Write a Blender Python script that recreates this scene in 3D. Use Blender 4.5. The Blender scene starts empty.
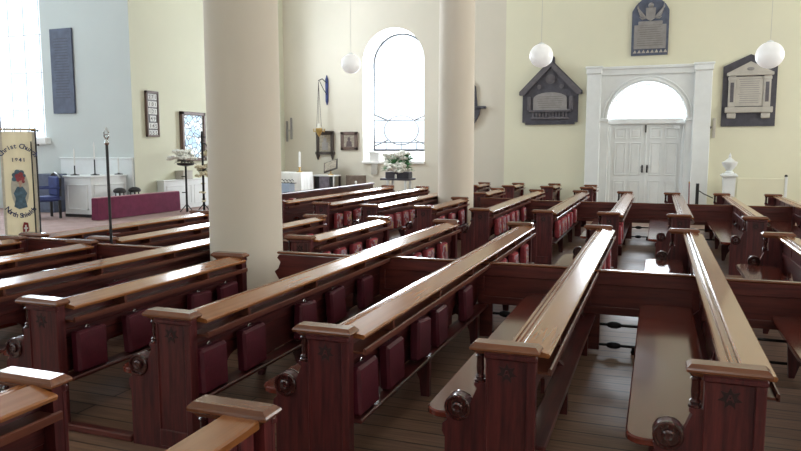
import bpy, math, random
from math import sin, cos, pi, radians, atan, atan2, sqrt
from mathutils import Vector, Matrix
random.seed(7)
SC = bpy.context.scene
COL = SC.collection

# ------------------------------------------------------------------ helpers
class MB:
    """collects shapes and links them as ONE mesh object"""
    def __init__(s): s.v = []; s.f = []; s.mi = []
    def add(s, vs, fs, m=0):
        b = len(s.v); s.v += [tuple(v) for v in vs]
        for f in fs: s.f.append(tuple(b + i for i in f)); s.mi.append(m)
        return s
    def box(s, x0, x1, y0, y1, z0, z1, c=0.0, m=0):
        if x1 < x0: x0, x1 = x1, x0
        if y1 < y0: y0, y1 = y1, y0
        if z1 < z0: z0, z1 = z1, z0
        c = min(c, (x1-x0)*.49, (y1-y0)*.49, (z1-z0)*.49)
        if c <= 0:
            return s.add([(x0,y0,z0),(x1,y0,z0),(x1,y1,z0),(x0,y1,z0),(x0,y0,z1),(x1,y0,z1),(x1,y1,z1),(x0,y1,z1)],
                         [(0,3,2,1),(4,5,6,7),(0,1,5,4),(1,2,6,5),(2,3,7,6),(3,0,4,7)], m)
        pts = []; idx = {}
        X = (x0, x1); Y = (y0, y1); Z = (z0, z1)
        for i in (0,1):
            for j in (0,1):
                for k in (0,1):
                    sx, sy, sz = (1,-1)[i]*c, (1,-1)[j]*c, (1,-1)[k]*c
                    for a in range(3):
                        p = [X[i]+sx, Y[j]+sy, Z[k]+sz]; p[a] = (X[i], Y[j], Z[k])[a]
                        idx[(i,j,k,a)] = len(pts); pts.append(p)
        fs = []
        for k in (0,1):
            q = [(0,0,k,2),(1,0,k,2),(1,1,k,2),(0,1,k,2)]; fs.append([idx[t] for t in (q if k else q[::-1])])
            q = [(0,k,0,1),(1,k,0,1),(1,k,1,1),(0,k,1,1)]; fs.append([idx[t] for t in (q[::-1] if k else q)])
            q = [(k,0,0,0),(k,1,0,0),(k,1,1,0),(k,0,1,0)]; fs.append([idx[t] for t in (q if k else q[::-1])])
        for i in (0,1):
            for j in (0,1):
                fs.append([idx[t] for t in ((i,j,0,0),(i,j,1,0),(i,j,1,1),(i,j,0,1))])
                fs.append([idx[t] for t in ((i,0,j,0),(i,1,j,0),(i,1,j,2),(i,0,j,2))])
                fs.append([idx[t] for t in ((0,i,j,1),(1,i,j,1),(1,i,j,2),(0,i,j,2))])
        for i in (0,1):
            for j in (0,1):
                for k in (0,1): fs.append([idx[(i,j,k,0)], idx[(i,j,k,1)], idx[(i,j,k,2)]])
        return s.add(pts, fs, m)
    def prism(s, poly, a0, a1, axis='y', m=0):
        """poly: list of (u,w) extruded from a0 to a1. axis y: u=x,w=z ; axis x: u=y,w=z ; axis z: u=x,w=y"""
        n = len(poly)
        def P(u, w, a):
            return {'y': (u, a, w), 'x': (a, u, w), 'z': (u, w, a)}[axis]
        vs = [P(u, w, a0) for u, w in poly] + [P(u, w, a1) for u, w in poly]
        fs = [tuple(range(n)), tuple(range(2*n-1, n-1, -1))]
        fs += [(i, n+i, n+(i+1) % n, (i+1) % n) for i in range(n)]
        return s.add(vs, fs, m)
    def lathe(s, prof, c=(0,0,0), n=16, axis='z', m=0):
        """prof: list of (r, h)"""
        vs = []; fs = []
        for r, h in prof:
            for k in range(n):
                a = 2*pi*k/n; p, q = r*cos(a), r*sin(a)
                o = {'z': (p, q, h), 'y': (p, h, q), 'x': (h, p, q)}[axis]
                vs.append((c[0]+o[0], c[1]+o[1], c[2]+o[2]))
        for i in range(len(prof)-1):
            for k in range(n):
                k2 = (k+1) % n
                fs.append((i*n+k, i*n+k2, (i+1)*n+k2, (i+1)*n+k))
        fs.append(tuple(range(n-1, -1, -1))); fs.append(tuple(range((len(prof)-1)*n, len(prof)*n)))
        return s.add(vs, fs, m)
    def tube(s, pts, r, n=8, m=0):
        vs = []; fs = []; P = [Vector(p) for p in pts]
        rs = r if isinstance(r, (list, tuple)) else [r]*len(P)
        for i, p in enumerate(P):
            t = (P[min(i+1, len(P)-1)] - P[max(i-1, 0)]).normalized()
            u = t.cross(Vector((0,0,1)))
            if u.length < 1e-3: u = t.cross(Vector((1,0,0)))
            u.normalize(); w = t.cross(u)
            for k in range(n):
                a = 2*pi*k/n; vs.append(p + (u*cos(a) + w*sin(a))*rs[i])
        for i in range(len(P)-1):
            for k in range(n):
                k2 = (k+1) % n; fs.append((i*n+k, i*n+k2, (i+1)*n+k2, (i+1)*n+k))
        fs.append(tuple(range(n-1, -1, -1))); fs.append(tuple(range((len(P)-1)*n, len(P)*n)))
        return s.add(vs, fs, m)
    def sphere(s, c, r, n=16, sq=(1,1,1), m=0):
        h = n//2; vs = []; fs = []
        for i in range(h+1):
            t = pi*i/h
            for k in range(n):
                a = 2*pi*k/n
                vs.append((c[0]+r*sq[0]*sin(t)*cos(a), c[1]+r*sq[1]*sin(t)*sin(a), c[2]+r*sq[2]*cos(t)))
        for i in range(h):
            for k in range(n):
                k2 = (k+1) % n; fs.append((i*n+k, (i+1)*n+k, (i+1)*n+k2, i*n+k2))
        return s.add(vs, fs, m)
    def xf(s, M):
        s.v = [tuple(M @ Vector(v)) for v in s.v]; return s
    def mesh(s, name, mats, smooth=False):
        me = bpy.data.meshes.new(name); me.from_pydata(s.v, [], s.f); me.update()
        for m in (mats if isinstance(mats, (list, tuple)) else [mats]): me.materials.append(m)
        me.polygons.foreach_set('material_index', s.mi)
        import bmesh
        b = bmesh.new(); b.from_mesh(me); bmesh.ops.remove_doubles(b, verts=b.verts, dist=1e-6)
        bmesh.ops.recalc_face_normals(b, faces=b.faces); b.to_mesh(me); b.free()
        if smooth:
            for p in me.polygons: p.use_smooth = True
            try: me.set_sharp_from_angle(angle=radians(38))
            except Exception: pass
        return me
    def build(s, name, mats, parent=None, smooth=False, loc=None):
        return link(name, s.mesh(name, mats, smooth), parent, loc)

def link(name, me, parent=None, loc=None):
    o = bpy.data.objects.new(name, me); COL.objects.link(o)
    if parent: o.parent = parent
    if loc: o.location = loc
    return o
def tag(o, label=None, cat=None, group=None, kind=None):
    if label: o['label'] = label
    if cat: o['category'] = cat
    if group: o['group'] = group
    if kind: o['kind'] = kind
    return o
def thing(name, label, cat, loc=(0,0,0), rz=0, group=None):
    o = bpy.data.objects.new(name, None); COL.objects.link(o)
    o.empty_display_size = .1; o.location = loc; o.rotation_euler = (0,0,rz)
    return tag(o, label, cat, group)
def structure(o): o['kind'] = 'structure'; return o
CACHE = {}
def cached(key, fn):
    if key not in CACHE: CACHE[key] = fn()
    return CACHE[key]

# ------------------------------------------------------------------ materials
def mat(name, base, rough=.5, spec=.5, metal=0, vary=.0, vscale=(4,4,4), dark=None, bump=0, bscale=40, coat=0, emit=None, detail=6, transmission=0, obj_random=0, rvary=0):
    m = bpy.data.materials.new(name); m.use_nodes = True
    N = m.node_tree.nodes; L = m.node_tree.links; b = N['Principled BSDF']
    b.inputs['Base Color'].default_value = (*base, 1); b.inputs['Roughness'].default_value = rough
    b.inputs['Metallic'].default_value = metal; b.inputs['Specular IOR Level'].default_value = spec
    b.inputs['Coat Weight'].default_value = coat; b.inputs['Coat Roughness'].default_value = .10
    tc = N.new('ShaderNodeTexCoord'); mp = N.new('ShaderNodeMapping'); mp.inputs['Scale'].default_value = vscale
    L.new(tc.outputs['Object'], mp.inputs['Vector'])
    if vary or dark:
        n = N.new('ShaderNodeTexNoise'); n.inputs['Scale'].default_value = 1; n.inputs['Detail'].default_value = detail; n.inputs['Roughness'].default_value = .62
        L.new(mp.outputs[0], n.inputs['Vector'])
        cr = N.new('ShaderNodeValToRGB'); d = dark or tuple(c*(1-vary) for c in base)
        cr.color_ramp.elements[0].position = .33; cr.color_ramp.elements[0].color = (*d, 1)
        cr.color_ramp.elements[1].position = .66; cr.color_ramp.elements[1].color = (*base, 1)
        L.new(n.outputs['Fac'], cr.inputs['Fac']); out = cr.outputs['Color']
        if obj_random:
            oi = N.new('ShaderNodeObjectInfo'); hs = N.new('ShaderNodeHueSaturation')
            mr = N.new('ShaderNodeMapRange'); mr.inputs['To Min'].default_value = 1-obj_random; mr.inputs['To Max'].default_value = 1+obj_random
            L.new(oi.outputs['Random'], mr.inputs['Value']); L.new(mr.outputs[0], hs.inputs['Value']); L.new(out, hs.inputs['Color']); out = hs.outputs['Color']
        L.new(out, b.inputs['Base Color'])
        if rvary:
            n3 = N.new('ShaderNodeTexNoise'); n3.inputs['Scale'].default_value = 7; n3.inputs['Detail'].default_value = 5
            L.new(tc.outputs['Object'], n3.inputs['Vector'])
            mr2 = N.new('ShaderNodeMapRange'); mr2.inputs['From Min'].default_value = .3; mr2.inputs['From Max'].default_value = .7
            mr2.inputs['To Min'].default_value = rough-rvary; mr2.inputs['To Max'].default_value = rough+rvary
            L.new(n3.outputs['Fac'], mr2.inputs['Value']); L.new(mr2.outputs[0], b.inputs['Roughness'])
    if bump:
        n2 = N.new('ShaderNodeTexNoise'); n2.inputs['Scale'].default_value = bscale; n2.inputs['Detail'].default_value = 4
        L.new(mp.outputs[0] if vary or dark else tc.outputs['Object'], n2.inputs['Vector'])
        bp = N.new('ShaderNodeBump'); bp.inputs['Strength'].default_value = bump; bp.inputs['Distance'].default_value = .01
        L.new(n2.outputs['Fac'], bp.inputs['Height']); L.new(bp.outputs[0], b.inputs['Normal'])
    if emit:
        b.inputs['Emission Color'].default_value = (*emit[0], 1); b.inputs['Emission Strength'].default_value = emit[1]
    return m
M = {}
WD = (.125, .022, .022); WDD = (.038, .007, .010)
M['end'] = mat('mahogany_upright', WD, .36, .5, vary=1, dark=WDD, vscale=(34,34,3), bump=.10, bscale=5, obj_random=.16)
M['long'] = mat('mahogany_lengthwise', (.105,.020,.017), .34, .5, vary=1, dark=(.030,.006,.008), vscale=(34,2.5,34), bump=.08, bscale=4, obj_random=.12)
M['cross'] = mat('mahogany_crosswise', (.15,.030,.023), .38, .5, vary=1, dark=(.065,.013,.012), vscale=(2.5,34,34), bump=.06, bscale=4, obj_random=.15)
M['rail'] = mat('varnished_rail_wood', (.34,.128,.042), .19, .45, vary=1, dark=(.27,.095,.029), vscale=(38,1.2,38), coat=.5, obj_random=.10)  # tan of worn varnish, with light from above put into the colour
M['cap'] = mat('varnished_cap_wood', (.22,.078,.034), .24, .5, vary=1, dark=(.13,.043,.022), vscale=(3,30,30), coat=.35, obj_random=.15)  # lighter than the upright wood: worn varnish plus painted light on the tops
M['seat'] = mat('polished_seat_wood', (.15,.028,.017), .13, .5, vary=1, dark=(.11,.020,.013), vscale=(24,1.2,24), coat=.2)
M['ledgewood'] = mat('lit_shelf_wood', (.145,.045,.026), .3, .5, vary=1, dark=(.08,.022,.016), vscale=(30,1.5,30), obj_random=.12)  # lighter tone paints in the light that the shelf lip catches
M['turned'] = mat('dark_turned_wood', (.055,.012,.011), .25, .5, vary=.4, vscale=(30,30,8), coat=.5)
M['emblem'] = mat('carved_dark_wood', (.022,.007,.007), .6, vary=.3)
M['iron'] = mat('black_iron', (.016,.015,.016), .45, metal=.6, vary=.3, vscale=(30,30,30))
M['vinyl'] = mat('maroon_vinyl', (.105,.010,.023), .48, vary=.35, vscale=(14,14,14), bump=.15, bscale=6)
M['redcloth'] = mat('crimson_cloth', (.50,.07,.09), .8, vary=.3, vscale=(30,30,30), bump=.2, bscale=4)
M['purple'] = mat('purple_velvet', (.17,.018,.062), .85, vary=.3, vscale=(9,9,9), bump=.1)
M['chrome'] = mat('chrome', (.75,.75,.75), .2, metal=1, vary=.1)
M['brass'] = mat('brass', (.62,.42,.16), .3, metal=.9, vary=.25, vscale=(20,20,20))
M['white'] = mat('white_gloss_paint', (.80,.83,.83), .42, vary=.07, vscale=(3,3,3), bump=.03)
M['whitecloth'] = mat('white_linen', (.80,.80,.78), .85, vary=.08, vscale=(12,12,6), bump=.2)
M['bluecloth'] = mat('pale_blue_cloth', (.50,.60,.76), .85, vary=.1, vscale=(9,9,9))
M['navy'] = mat('navy_upholstery', (.035,.055,.20), .7, vary=.4, vscale=(8,8,8))
M['black'] = mat('black_lacquer', (.018,.017,.018), .4, vary=.3, vscale=(9,9,9))
M['slate'] = mat('dark_slate', (.075,.072,.092), .6, vary=.35, vscale=(7,7,7), bump=.1)
M['slateblue'] = mat('blue_slate', (.115,.135,.20), .62, vary=.3, vscale=(6,6,6), bump=.08)
M['stone'] = mat('pale_marble', (.52,.49,.44), .5, vary=.16, vscale=(5,5,5))
M['stonegrey'] = mat('grey_marble', (.30,.285,.28), .55, vary=.2, vscale=(8,8,8))
M['stonedark'] = mat('carved_grey_stone', (.13,.12,.135), .65, vary=.3, vscale=(8,8,8))
M['engrave'] = mat('engraved_lines', (.20,.185,.165), .7, vary=.2)
M['glassglobe'] = mat('opal_glass', (.84,.84,.84), .3, vary=.03, coat=.3, emit=((1,1,.98),.32))
M['cord'] = mat('pale_cord', (.5,.5,.47), .7, vary=.1)
M['banner'] = mat('cream_silk', (.95,.90,.76), .6, vary=.14, vscale=(7,7,2))
_nt = M['banner'].node_tree; _tr = _nt.nodes.new('ShaderNodeBsdfTranslucent'); _tr.inputs['Color'].default_value = (.93,.86,.68,1)
_mx = _nt.nodes.new('ShaderNodeMixShader'); _mx.inputs['Fac'].default_value = .45
_nt.links.new(_nt.nodes['Principled BSDF'].outputs[0], _mx.inputs[1]); _nt.links.new(_tr.outputs[0], _mx.inputs[2]); _nt.links.new(_mx.outputs[0], _nt.nodes['Material Output'].inputs['Surface'])
M['banneredge'] = mat('cream_fringe', (.68,.64,.54), .8, vary=.2, vscale=(30,30,30))
M['navyink'] = mat('navy_embroidery', (.035,.05,.16), .8, vary=.2)
M['teal'] = mat('blue_grey_embroidery', (.13,.22,.30), .8, vary=.5, vscale=(26,26,26))
M['rose'] = mat('red_embroidery', (.45,.10,.12), .8, vary=.5, vscale=(26,26,26))
M['skin'] = mat('flesh_embroidery', (.62,.42,.34), .8, vary=.1)
M['shieldred'] = mat('dark_red_shield', (.23,.015,.02), .7, vary=.2)
M['framewood'] = mat('dark_frame_wood', (.065,.045,.04), .45, vary=.4, vscale=(20,20,6))
M['framebrown'] = mat('brown_frame_wood', (.16,.10,.08), .5, vary=.35, vscale=(20,20,6))
M['paper'] = mat('white_paper', (.78,.78,.76), .8, vary=.05)
M['icon'] = mat('gilt_icon', (.42,.36,.28), .5, vary=.5, vscale=(18,18,18))
M['iconfig'] = mat('icon_figure', (.13,.09,.09), .6, vary=.5, vscale=(22,22,22))
M['leaf'] = mat('green_leaf', (.09,.30,.11), .5, vary=.5, vscale=(9,9,9))
M['petal'] = mat('white_petal', (.86,.86,.80), .6, vary=.08)
M['petaly'] = mat('ivory_petal', (.74,.66,.46), .6, vary=.25, vscale=(20,20,20))
M['dryleaf'] = mat('grey_green_leaf', (.13,.14,.12), .6, vary=.5, vscale=(12,12,12))
M['chairwood'] = mat('brown_chair_wood', (.20,.145,.11), .5, vary=.4, vscale=(9,9,9))
M['greycurtain'] = mat('grey_brocade', (.22,.19,.23), .8, vary=.4, vscale=(9,9,9))
M['lead'] = mat('dark_leading', (.03,.03,.035), .6, vary=.2)
M['bookred'] = mat('red_book_cloth', (.30,.03,.04), .6, vary=.2)
M['bookblue'] = mat('blue_book_cloth', (.10,.12,.25), .6, vary=.2)

def wall_mat(name, c, c2):
    return mat(name, c, .75, .3, vary=1, dark=c2, vscale=(.5,.5,.5), bump=.04, bscale=60, detail=8)
M['wall'] = wall_mat('cream_wall_paint', (.755,.735,.57), (.715,.70,.55))
M['wallw'] = wall_mat('warm_white_wall_paint', (.68,.63,.54), (.64,.60,.51))
M['walll'] = wall_mat('pale_green_wall_paint', (.67,.67,.53), (.64,.64,.51))
M['wallc'] = wall_mat('bluish_lit_wall_paint', (.62,.66,.645), (.59,.635,.62))  # cool tint paints in the window light on the chancel walls
M['ceil'] = wall_mat('white_ceiling_paint', (.84,.83,.79), (.80,.79,.75))
M['column'] = wall_mat('cream_column_paint', (.76,.68,.585), (.72,.65,.55))
M['reveal'] = wall_mat('white_reveal_paint', (.86,.86,.84), (.83,.83,.81))

def floor_mat():
    m = bpy.data.materials.new('oak_floorboards'); m.use_nodes = True
    N = m.node_tree.nodes; L = m.node_tree.links; b = N['Principled BSDF']
    tc = N.new('ShaderNodeTexCoord')
    br = N.new('ShaderNodeTexBrick'); br.offset = .37; br.inputs['Scale'].default_value = 1
    br.inputs['Brick Width'].default_value = 2.6; br.inputs['Row Height'].default_value = .17
    br.inputs['Mortar Size'].default_value = .007; br.inputs['Bias'].default_value = 0
    br.inputs['Color1'].default_value = (.30,.18,.125,1); br.inputs['Color2'].default_value = (.21,.128,.088,1); br.inputs['Mortar'].default_value = (.065,.042,.03,1)
    L.new(tc.outputs['Object'], br.inputs['Vector'])
    mp = N.new('ShaderNodeMapping'); mp.inputs['Scale'].default_value = (2.5,40,1); L.new(tc.outputs['Object'], mp.inputs['Vector'])
    n = N.new('ShaderNodeTexNoise'); n.inputs['Scale'].default_value = 1; n.inputs['Detail'].default_value = 8; L.new(mp.outputs[0], n.inputs['Vector'])
    n2 = N.new('ShaderNodeTexNoise'); n2.inputs['Scale'].default_value = 1.1; n2.inputs['Detail'].default_value = 6; L.new(tc.outputs['Object'], n2.inputs['Vector'])
    mx = N.new('ShaderNodeMix'); mx.data_type = 'RGBA'; mx.blend_type = 'MULTIPLY'; mx.inputs[0].default_value = .75
    cr = N.new('ShaderNodeValToRGB'); cr.color_ramp.elements[0].position = .3; cr.color_ramp.elements[0].color = (.55,.52,.5,1); cr.color_ramp.elements[1].position = .7; cr.color_ramp.elements[1].color = (1.25,1.2,1.15,1)
    L.new(n.outputs['Fac'], cr.inputs['Fac']); L.new(br.outputs['Color'], mx.inputs[6]); L.new(cr.outputs['Color'], mx.inputs[7])
    L.new(mx.outputs[2], b.inputs['Base Color'])
    mr = N.new('ShaderNodeMapRange'); mr.inputs['From Min'].default_value = .3; mr.inputs['From Max'].default_value = .7; mr.inputs['To Min'].default_value = .34; mr.inputs['To Max'].default_value = .55
    L.new(n2.outputs['Fac'], mr.inputs['Value']); L.new(mr.outputs[0], b.inputs['Roughness'])
    bp = N.new('ShaderNodeBump'); bp.inputs['Strength'].default_value = .25; bp.inputs['Distance'].default_value = .006
    L.new(br.outputs['Fac'], bp.inputs['Height']); bp.invert = True; L.new(bp.outputs[0], b.inputs['Normal'])
    return m
M['floor'] = floor_mat()
M['carpet'] = mat('dusky_pink_carpet', (.38,.26,.235), .9, vary=.25, vscale=(3,3,3), bump=.1)

def pane_mat():
    m = bpy.data.materials.new('window_glass'); m.use_nodes = True
    N = m.node_tree.nodes; L = m.node_tree.links; out = N['Material Output']; N.remove(N['Principled BSDF'])
    t = N.new('ShaderNodeBsdfTransparent'); t.inputs['Color'].default_value = (.96,.98,1,1); g = N.new('ShaderNodeBsdfGlossy'); g.inputs['Roughness'].default_value = .1
    n = N.new('ShaderNodeTexNoise'); n.inputs['Scale'].default_value = 3; mr = N.new('ShaderNodeMapRange'); mr.inputs['To Min'].default_value = .03; mr.inputs['To Max'].default_value = .07
    L.new(n.outputs['Fac'], mr.inputs['Value'])
    mx = N.new('ShaderNodeMixShader'); L.new(mr.outputs[0], mx.inputs['Fac']); L.new(t.outputs[0], mx.inputs[1]); L.new(g.outputs[0], mx.inputs[2]); L.new(mx.outputs[0], out.inputs['Surface'])
    return m
M['pane'] = pane_mat()
def stained_mat():
    m = bpy.data.materials.new('backlit_stained_glass'); m.use_nodes = True
    N = m.node_tree.nodes; L = m.node_tree.links; b = N['Principled BSDF']
    tc = N.new('ShaderNodeTexCoord'); v = N.new('ShaderNodeTexVoronoi'); v.inputs['Scale'].default_value = 7; L.new(tc.outputs['Object'], v.inputs['Vector'])
    cr = N.new('ShaderNodeValToRGB'); cr.color_ramp.interpolation = 'CONSTANT'
    cols = [(0,(.45,.66,.84)),(.25,(.80,.88,.92)),(.5,(.55,.74,.88)),(.68,(.85,.90,.90)),(.88,(.66,.70,.66))]
    e = cr.color_ramp.elements; e[0].position = 0; e[0].color = (*cols[0][1],1); e[1].position = cols[1][0]; e[1].color = (*cols[1][1],1)
    for p, c in cols[2:]: q = e.new(p); q.color = (*c,1)
    sp = N.new('ShaderNodeSeparateColor'); L.new(v.outputs['Color'], sp.inputs[0]); L.new(sp.outputs[0], cr.inputs['Fac'])
    v2 = N.new('ShaderNodeTexVoronoi'); v2.feature = 'DISTANCE_TO_EDGE'; v2.inputs['Scale'].default_value = 7; L.new(tc.outputs['Object'], v2.inputs['Vector'])
    gt = N.new('ShaderNodeMath'); gt.operation = 'GREATER_THAN'; gt.inputs[1].default_value = .055; L.new(v2.outputs['Distance'], gt.inputs[0])
    mx = N.new('ShaderNodeMix'); mx.data_type = 'RGBA'; mx.inputs[6].default_value = (.05,.09,.15,1); L.new(gt.outputs[0], mx.inputs[0]); L.new(cr.outputs['Color'], mx.inputs[7])
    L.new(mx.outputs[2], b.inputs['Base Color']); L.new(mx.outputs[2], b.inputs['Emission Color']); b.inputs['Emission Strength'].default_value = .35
    return m
M['stained'] = stained_mat()
def embroid():
    m = bpy.data.materials.new('embroidered_canvas'); m.use_nodes = True
    N = m.node_tree.nodes; L = m.node_tree.links; b = N['Principled BSDF']; b.inputs['Roughness'].default_value = .85
    tc = N.new('ShaderNodeTexCoord'); oi = N.new('ShaderNodeObjectInfo'); ad = N.new('ShaderNodeVectorMath'); ad.operation = 'ADD'
    L.new(tc.outputs['Object'], ad.inputs[0]); L.new(oi.outputs['Location'], ad.inputs[1])
    v = N.new('ShaderNodeTexNoise'); v.inputs['Scale'].default_value = 13; v.inputs['Detail'].default_value = 1; L.new(ad.outputs[0], v.inputs['Vector'])
    cr = N.new('ShaderNodeValToRGB'); cr.color_ramp.interpolation = 'CONSTANT'; e = cr.color_ramp.elements
    e[0].position = 0; e[0].color = (.30,.05,.07,1); e[1].position = .48; e[1].color = (.46,.44,.52,1)
    q = e.new(.56); q.color = (.55,.20,.22,1); q = e.new(.66); q.color = (.62,.50,.22,1)
    L.new(v.outputs['Fac'], cr.inputs['Fac']); L.new(cr.outputs['Color'], b.inputs['Base Color'])
    return m
M['embroid'] = embroid()

# ------------------------------------------------------------------ the setting
ZC = 9.0            # ceiling
YB = 19.2           # far wall with the doors
XL = -11.05         # left wall (chancel side)
XR = 8.0; YF = -6.0; XCH = -16.5; YCH = 12.55; YCH0 = .5
def wall(name, u0, u1, z0, z1, holes, place, depth, mt, splay=0.0):
    """wall in (u,z) with arched holes (u0,u1,sill,spring,flat?) ; place(u,z,d) -> xyz, d = depth behind the face"""
    b = MB(); NA = 20
    holes = sorted(holes); cur = u0
    def quad(p, m=0): b.add([place(*q) for q in p], [(0,1,2,3)], m)
    for (a, c, s, sp) in holes:
        quad([(cur,z0,0),(a,z0,0),(a,z1,0),(cur,z1,0)])
        if s > z0: quad([(a,z0,0),(c,z0,0),(c,s,0),(a,s,0)])
        r = (c-a)/2; m_ = (a+c)/2
        arc = [(m_-r*cos(pi*k/NA), sp+r*sin(pi*k/NA)) for k in range(NA+1)]
        for k in range(NA):
            p, q = arc[k], arc[k+1]
            quad([(p[0],p[1],0),(q[0],q[1],0),(q[0],z1,0),(p[0],z1,0)])
        ring = [(a,s)] + arc + [(c,s)]
        k2 = (r-splay)/r
        inner = [(m_+(u-m_)*k2, (sp+(z-sp)*k2 if z > sp else z)) for u, z in ring]
        for k in range(len(ring)-1):
            quad([(ring[k][0],ring[k][1],0),(ring[k+1][0],ring[k+1][1],0),(inner[k+1][0],inner[k+1][1],depth),(inner[k][0],inner[k][1],depth)], 1)
        if s > z0:
            quad([(a,s,0),(c,s,0),(inner[-1][0],s+.33*bool(splay),depth),(inner[0][0],s+.33*bool(splay),depth)], 1)
        cur = c
    quad([(cur,z0,0),(u1,z0,0),(u1,z1,0),(cur,z1,0)])
    me = bpy.data.meshes.new(name); me.from_pydata(b.v, [], b.f); me.materials.append(mt); me.materials.append(M['reveal']); me.polygons.foreach_set('material_index', b.mi)
    return structure(link(name, me))
def place_back(u, z, d): return (u, YB+d, z)
def place_left(u, z, d): return (XL-d, u, z)
def place_ch(u, z, d): return (u, YCH+d, z)
def place_right(u, z, d): return (XR+d, u, z)
def place_front(u, z, d): return (u, YF-d, z)
def place_chend(u, z, d): return (XCH-d, u, z)
XK = -4.03          # shallow break in the far wall
WIN = (-8.36, -6.42, 1.37, 4.30)
DOOR = (-1.265, .635, 0, 2.52)
CW = (-15.6, -13.62, 2.0, 6.6)
wall('wall_back', XK, XR, 0, ZC, [DOOR], place_back, .42, M['wall'])
def place_back2(u, z, d): return (u, YB+.10+d, z)
wall('wall_back_left', XL, XK, 0, ZC, [WIN], place_back2, .72, M['wallw'], splay=.05)
structure(MB().add([(XK,YB,0),(XK,YB+.10,0),(XK,YB+.10,ZC),(XK,YB,ZC)], [(0,1,2,3)]).build('trim_1', M['wall']))
UPW = (15.35, 17.35, 2.9, 6.2)
wall('wall_left', YCH, YB+.10, 0, ZC, [UPW], place_left, .5, M['walll'])
wall('wall_chancel', XCH, XL, 0, ZC, [CW], place_ch, .5, M['wallc'])
wall('wall_chancel_end', YCH0, YCH, 0, ZC, [(4.5, 8.5, 3, 5.6)], place_chend, .5, M['wallc'])
structure(MB().add([(XCH,YCH0,0),(XL,YCH0,0),(XL,YCH0,ZC),(XCH,YCH0,ZC)], [(0,1,2,3)]).build('wall_chancel_near', M['wallc']))
wall('wall_left_near', YF, YCH0, 0, ZC, [(-4.2,-1.8,1.5,5)], place_left, .5, M['walll'])
RW = [(-3.6,-1.2,1.8,5.2), (2.6,5.0,1.8,5.2), (8.8,11.2,1.8,5.2), (14.6,17.0,1.8,5.2)]  # unseen windows, added to light the nave from the right
wall('wall_right', YF, YB, 0, ZC, RW, place_right, .5, M['wall'])
FW = [(-7.6,-5.2,1.8,5.2), (-1.2,1.2,3.6,5.6), (3.6,6.0,1.8,5.2)]  # unseen windows behind the camera, added to light the scene
wall('wall_front', XL, XR, 0, ZC, FW, place_front, .5, M['wall'])
structure(MB().box(XCH-.1, XR+.1, YF-.1, YB+.2, -.12, 0).build('floor', M['floor']))
structure(MB().box(XCH-.1, XR+.1, YF-.1, YB+.2, ZC, ZC+.12).build('ceiling', M['ceil']))
structure(MB().box(XCH, -9.5, YCH0+.02, YCH-.01, 0, .15, .01).box(XCH, -9.85, YCH0+.02, YCH-.01, .15, .30, .01)
          .box(XL+.01, -9.5, YCH-.01, 15.4, 0, .15, .01).box(XL+.01, -9.85, YCH-.01, 15.1, .15, .30, .01).build('floor_dais', M['carpet']))
# columns
def column(x, y, r, name, lab):
    prof = [(r*1.22,0),(r*1.22,.10),(r*1.12,.14),(r*1.12,.20),(r*1.01,.24),(r,.5),(r*.985,3),(r*.95,6),(r*.93,8.3),(r*1.05,8.4),(r*1.05,8.5),(r*1.2,8.7),(r*1.2,ZC)]
    prof = [(r*1.03,0),(r*1.03,.12),(r,.15)] + prof[5:]
    o = MB().lathe(prof, n=64).build(name, M['column'], smooth=True, loc=(x,y,0)); structure(o)
    o['label'] = lab; return o
column(-3.92, 6.03, .366, 'column', 'near round cream column rising among the pews')
column(-3.95, 13.98, .375, 'column', 'farther round cream column right of the arched window')

# window 1 : arched window in the far wall
def bars_arch(b, u0, u1, s, sp, d, t, place, w):
    r = (u1-u0)/2; m_ = (u0+u1)/2
    pts = [place(u0,s,d)] + [place(m_-r*cos(pi*k/24), sp+r*sin(pi*k/24), d) for k in range(25)] + [place(u1,s,d)]
    b.tube(pts, w, 6)
def arch_pane(u0, u1, s, sp, d, place):
    r = (u1-u0)/2; m_ = (u0+u1)/2
    pts = [place(u0,s,d)] + [place(m_-r*cos(pi*k/24), sp+r*sin(pi*k/24), d) for k in range(25)] + [place(u1,s,d)]
    return MB().add(pts, [tuple(range(len(pts)))])
def sky_light(name, center, w, h, rot, L, col=(.86,.93,1.0)):
    l = bpy.data.lights.new(name, 'AREA'); l.shape = 'RECTANGLE'; l.size = w; l.size_y = h
    l.energy = L*pi*w*h; l.color = col
    o = bpy.data.objects.new(name, l); COL.objects.link(o); o.location = center; o.rotation_euler = rot; return o
u0, u1, s, sp = WIN
iu0, iu1 = u0+.05, u1-.05; isill = s+.33
w1 = MB(); bars_arch(w1, iu0+.03, iu1-.03, isill+.02, sp, .70, 0, place_back2, .028)
w1.tube([place_back2(iu0,isill+.02,.70), place_back2(iu1,isill+.02,.70)], .03, 6)
w1o = structure(w1.build('window_1', M['lead']))
lat = MB(); cx = (iu0+iu1)/2
for z in (1.95, 2.62): lat.tube([place_back2(iu0,z,.69), place_back2(iu1,z,.69)], .013, 5)
for x in (iu0+.42, iu1-.42):
    lat.tube([place_back2(x,isill,.69), place_back2(x,1.95,.69)], .014, 5)
lat.tube([place_back2(cx,isill,.69), place_back2(cx,1.95,.69)], .012, 5)
lat.tube([place_back2(cx+.56*cos(a*pi/16), 2.32+.44*sin(a*pi/16), .69) for a in range(33)], .015, 5)
for sx in (-1, 1):
    for sz in (-1, 1):
        lat.tube([place_back2(cx+sx*.93, 2.32+sz*.50, .69), place_back2(cx+sx*.44, 2.32+sz*.30, .69)], .020, 5)
lat.build('glazing_bars', M['lead'], w1o)
arch_pane(iu0, iu1, isill, sp, .71, place_back2).build('pane', M['pane'], w1o)
structure(MB().box(u0-.02, u1+.02, YB+.02, YB+.16, s-.06, s+.02, .012).build('trim_2', M['reveal']))

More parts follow.
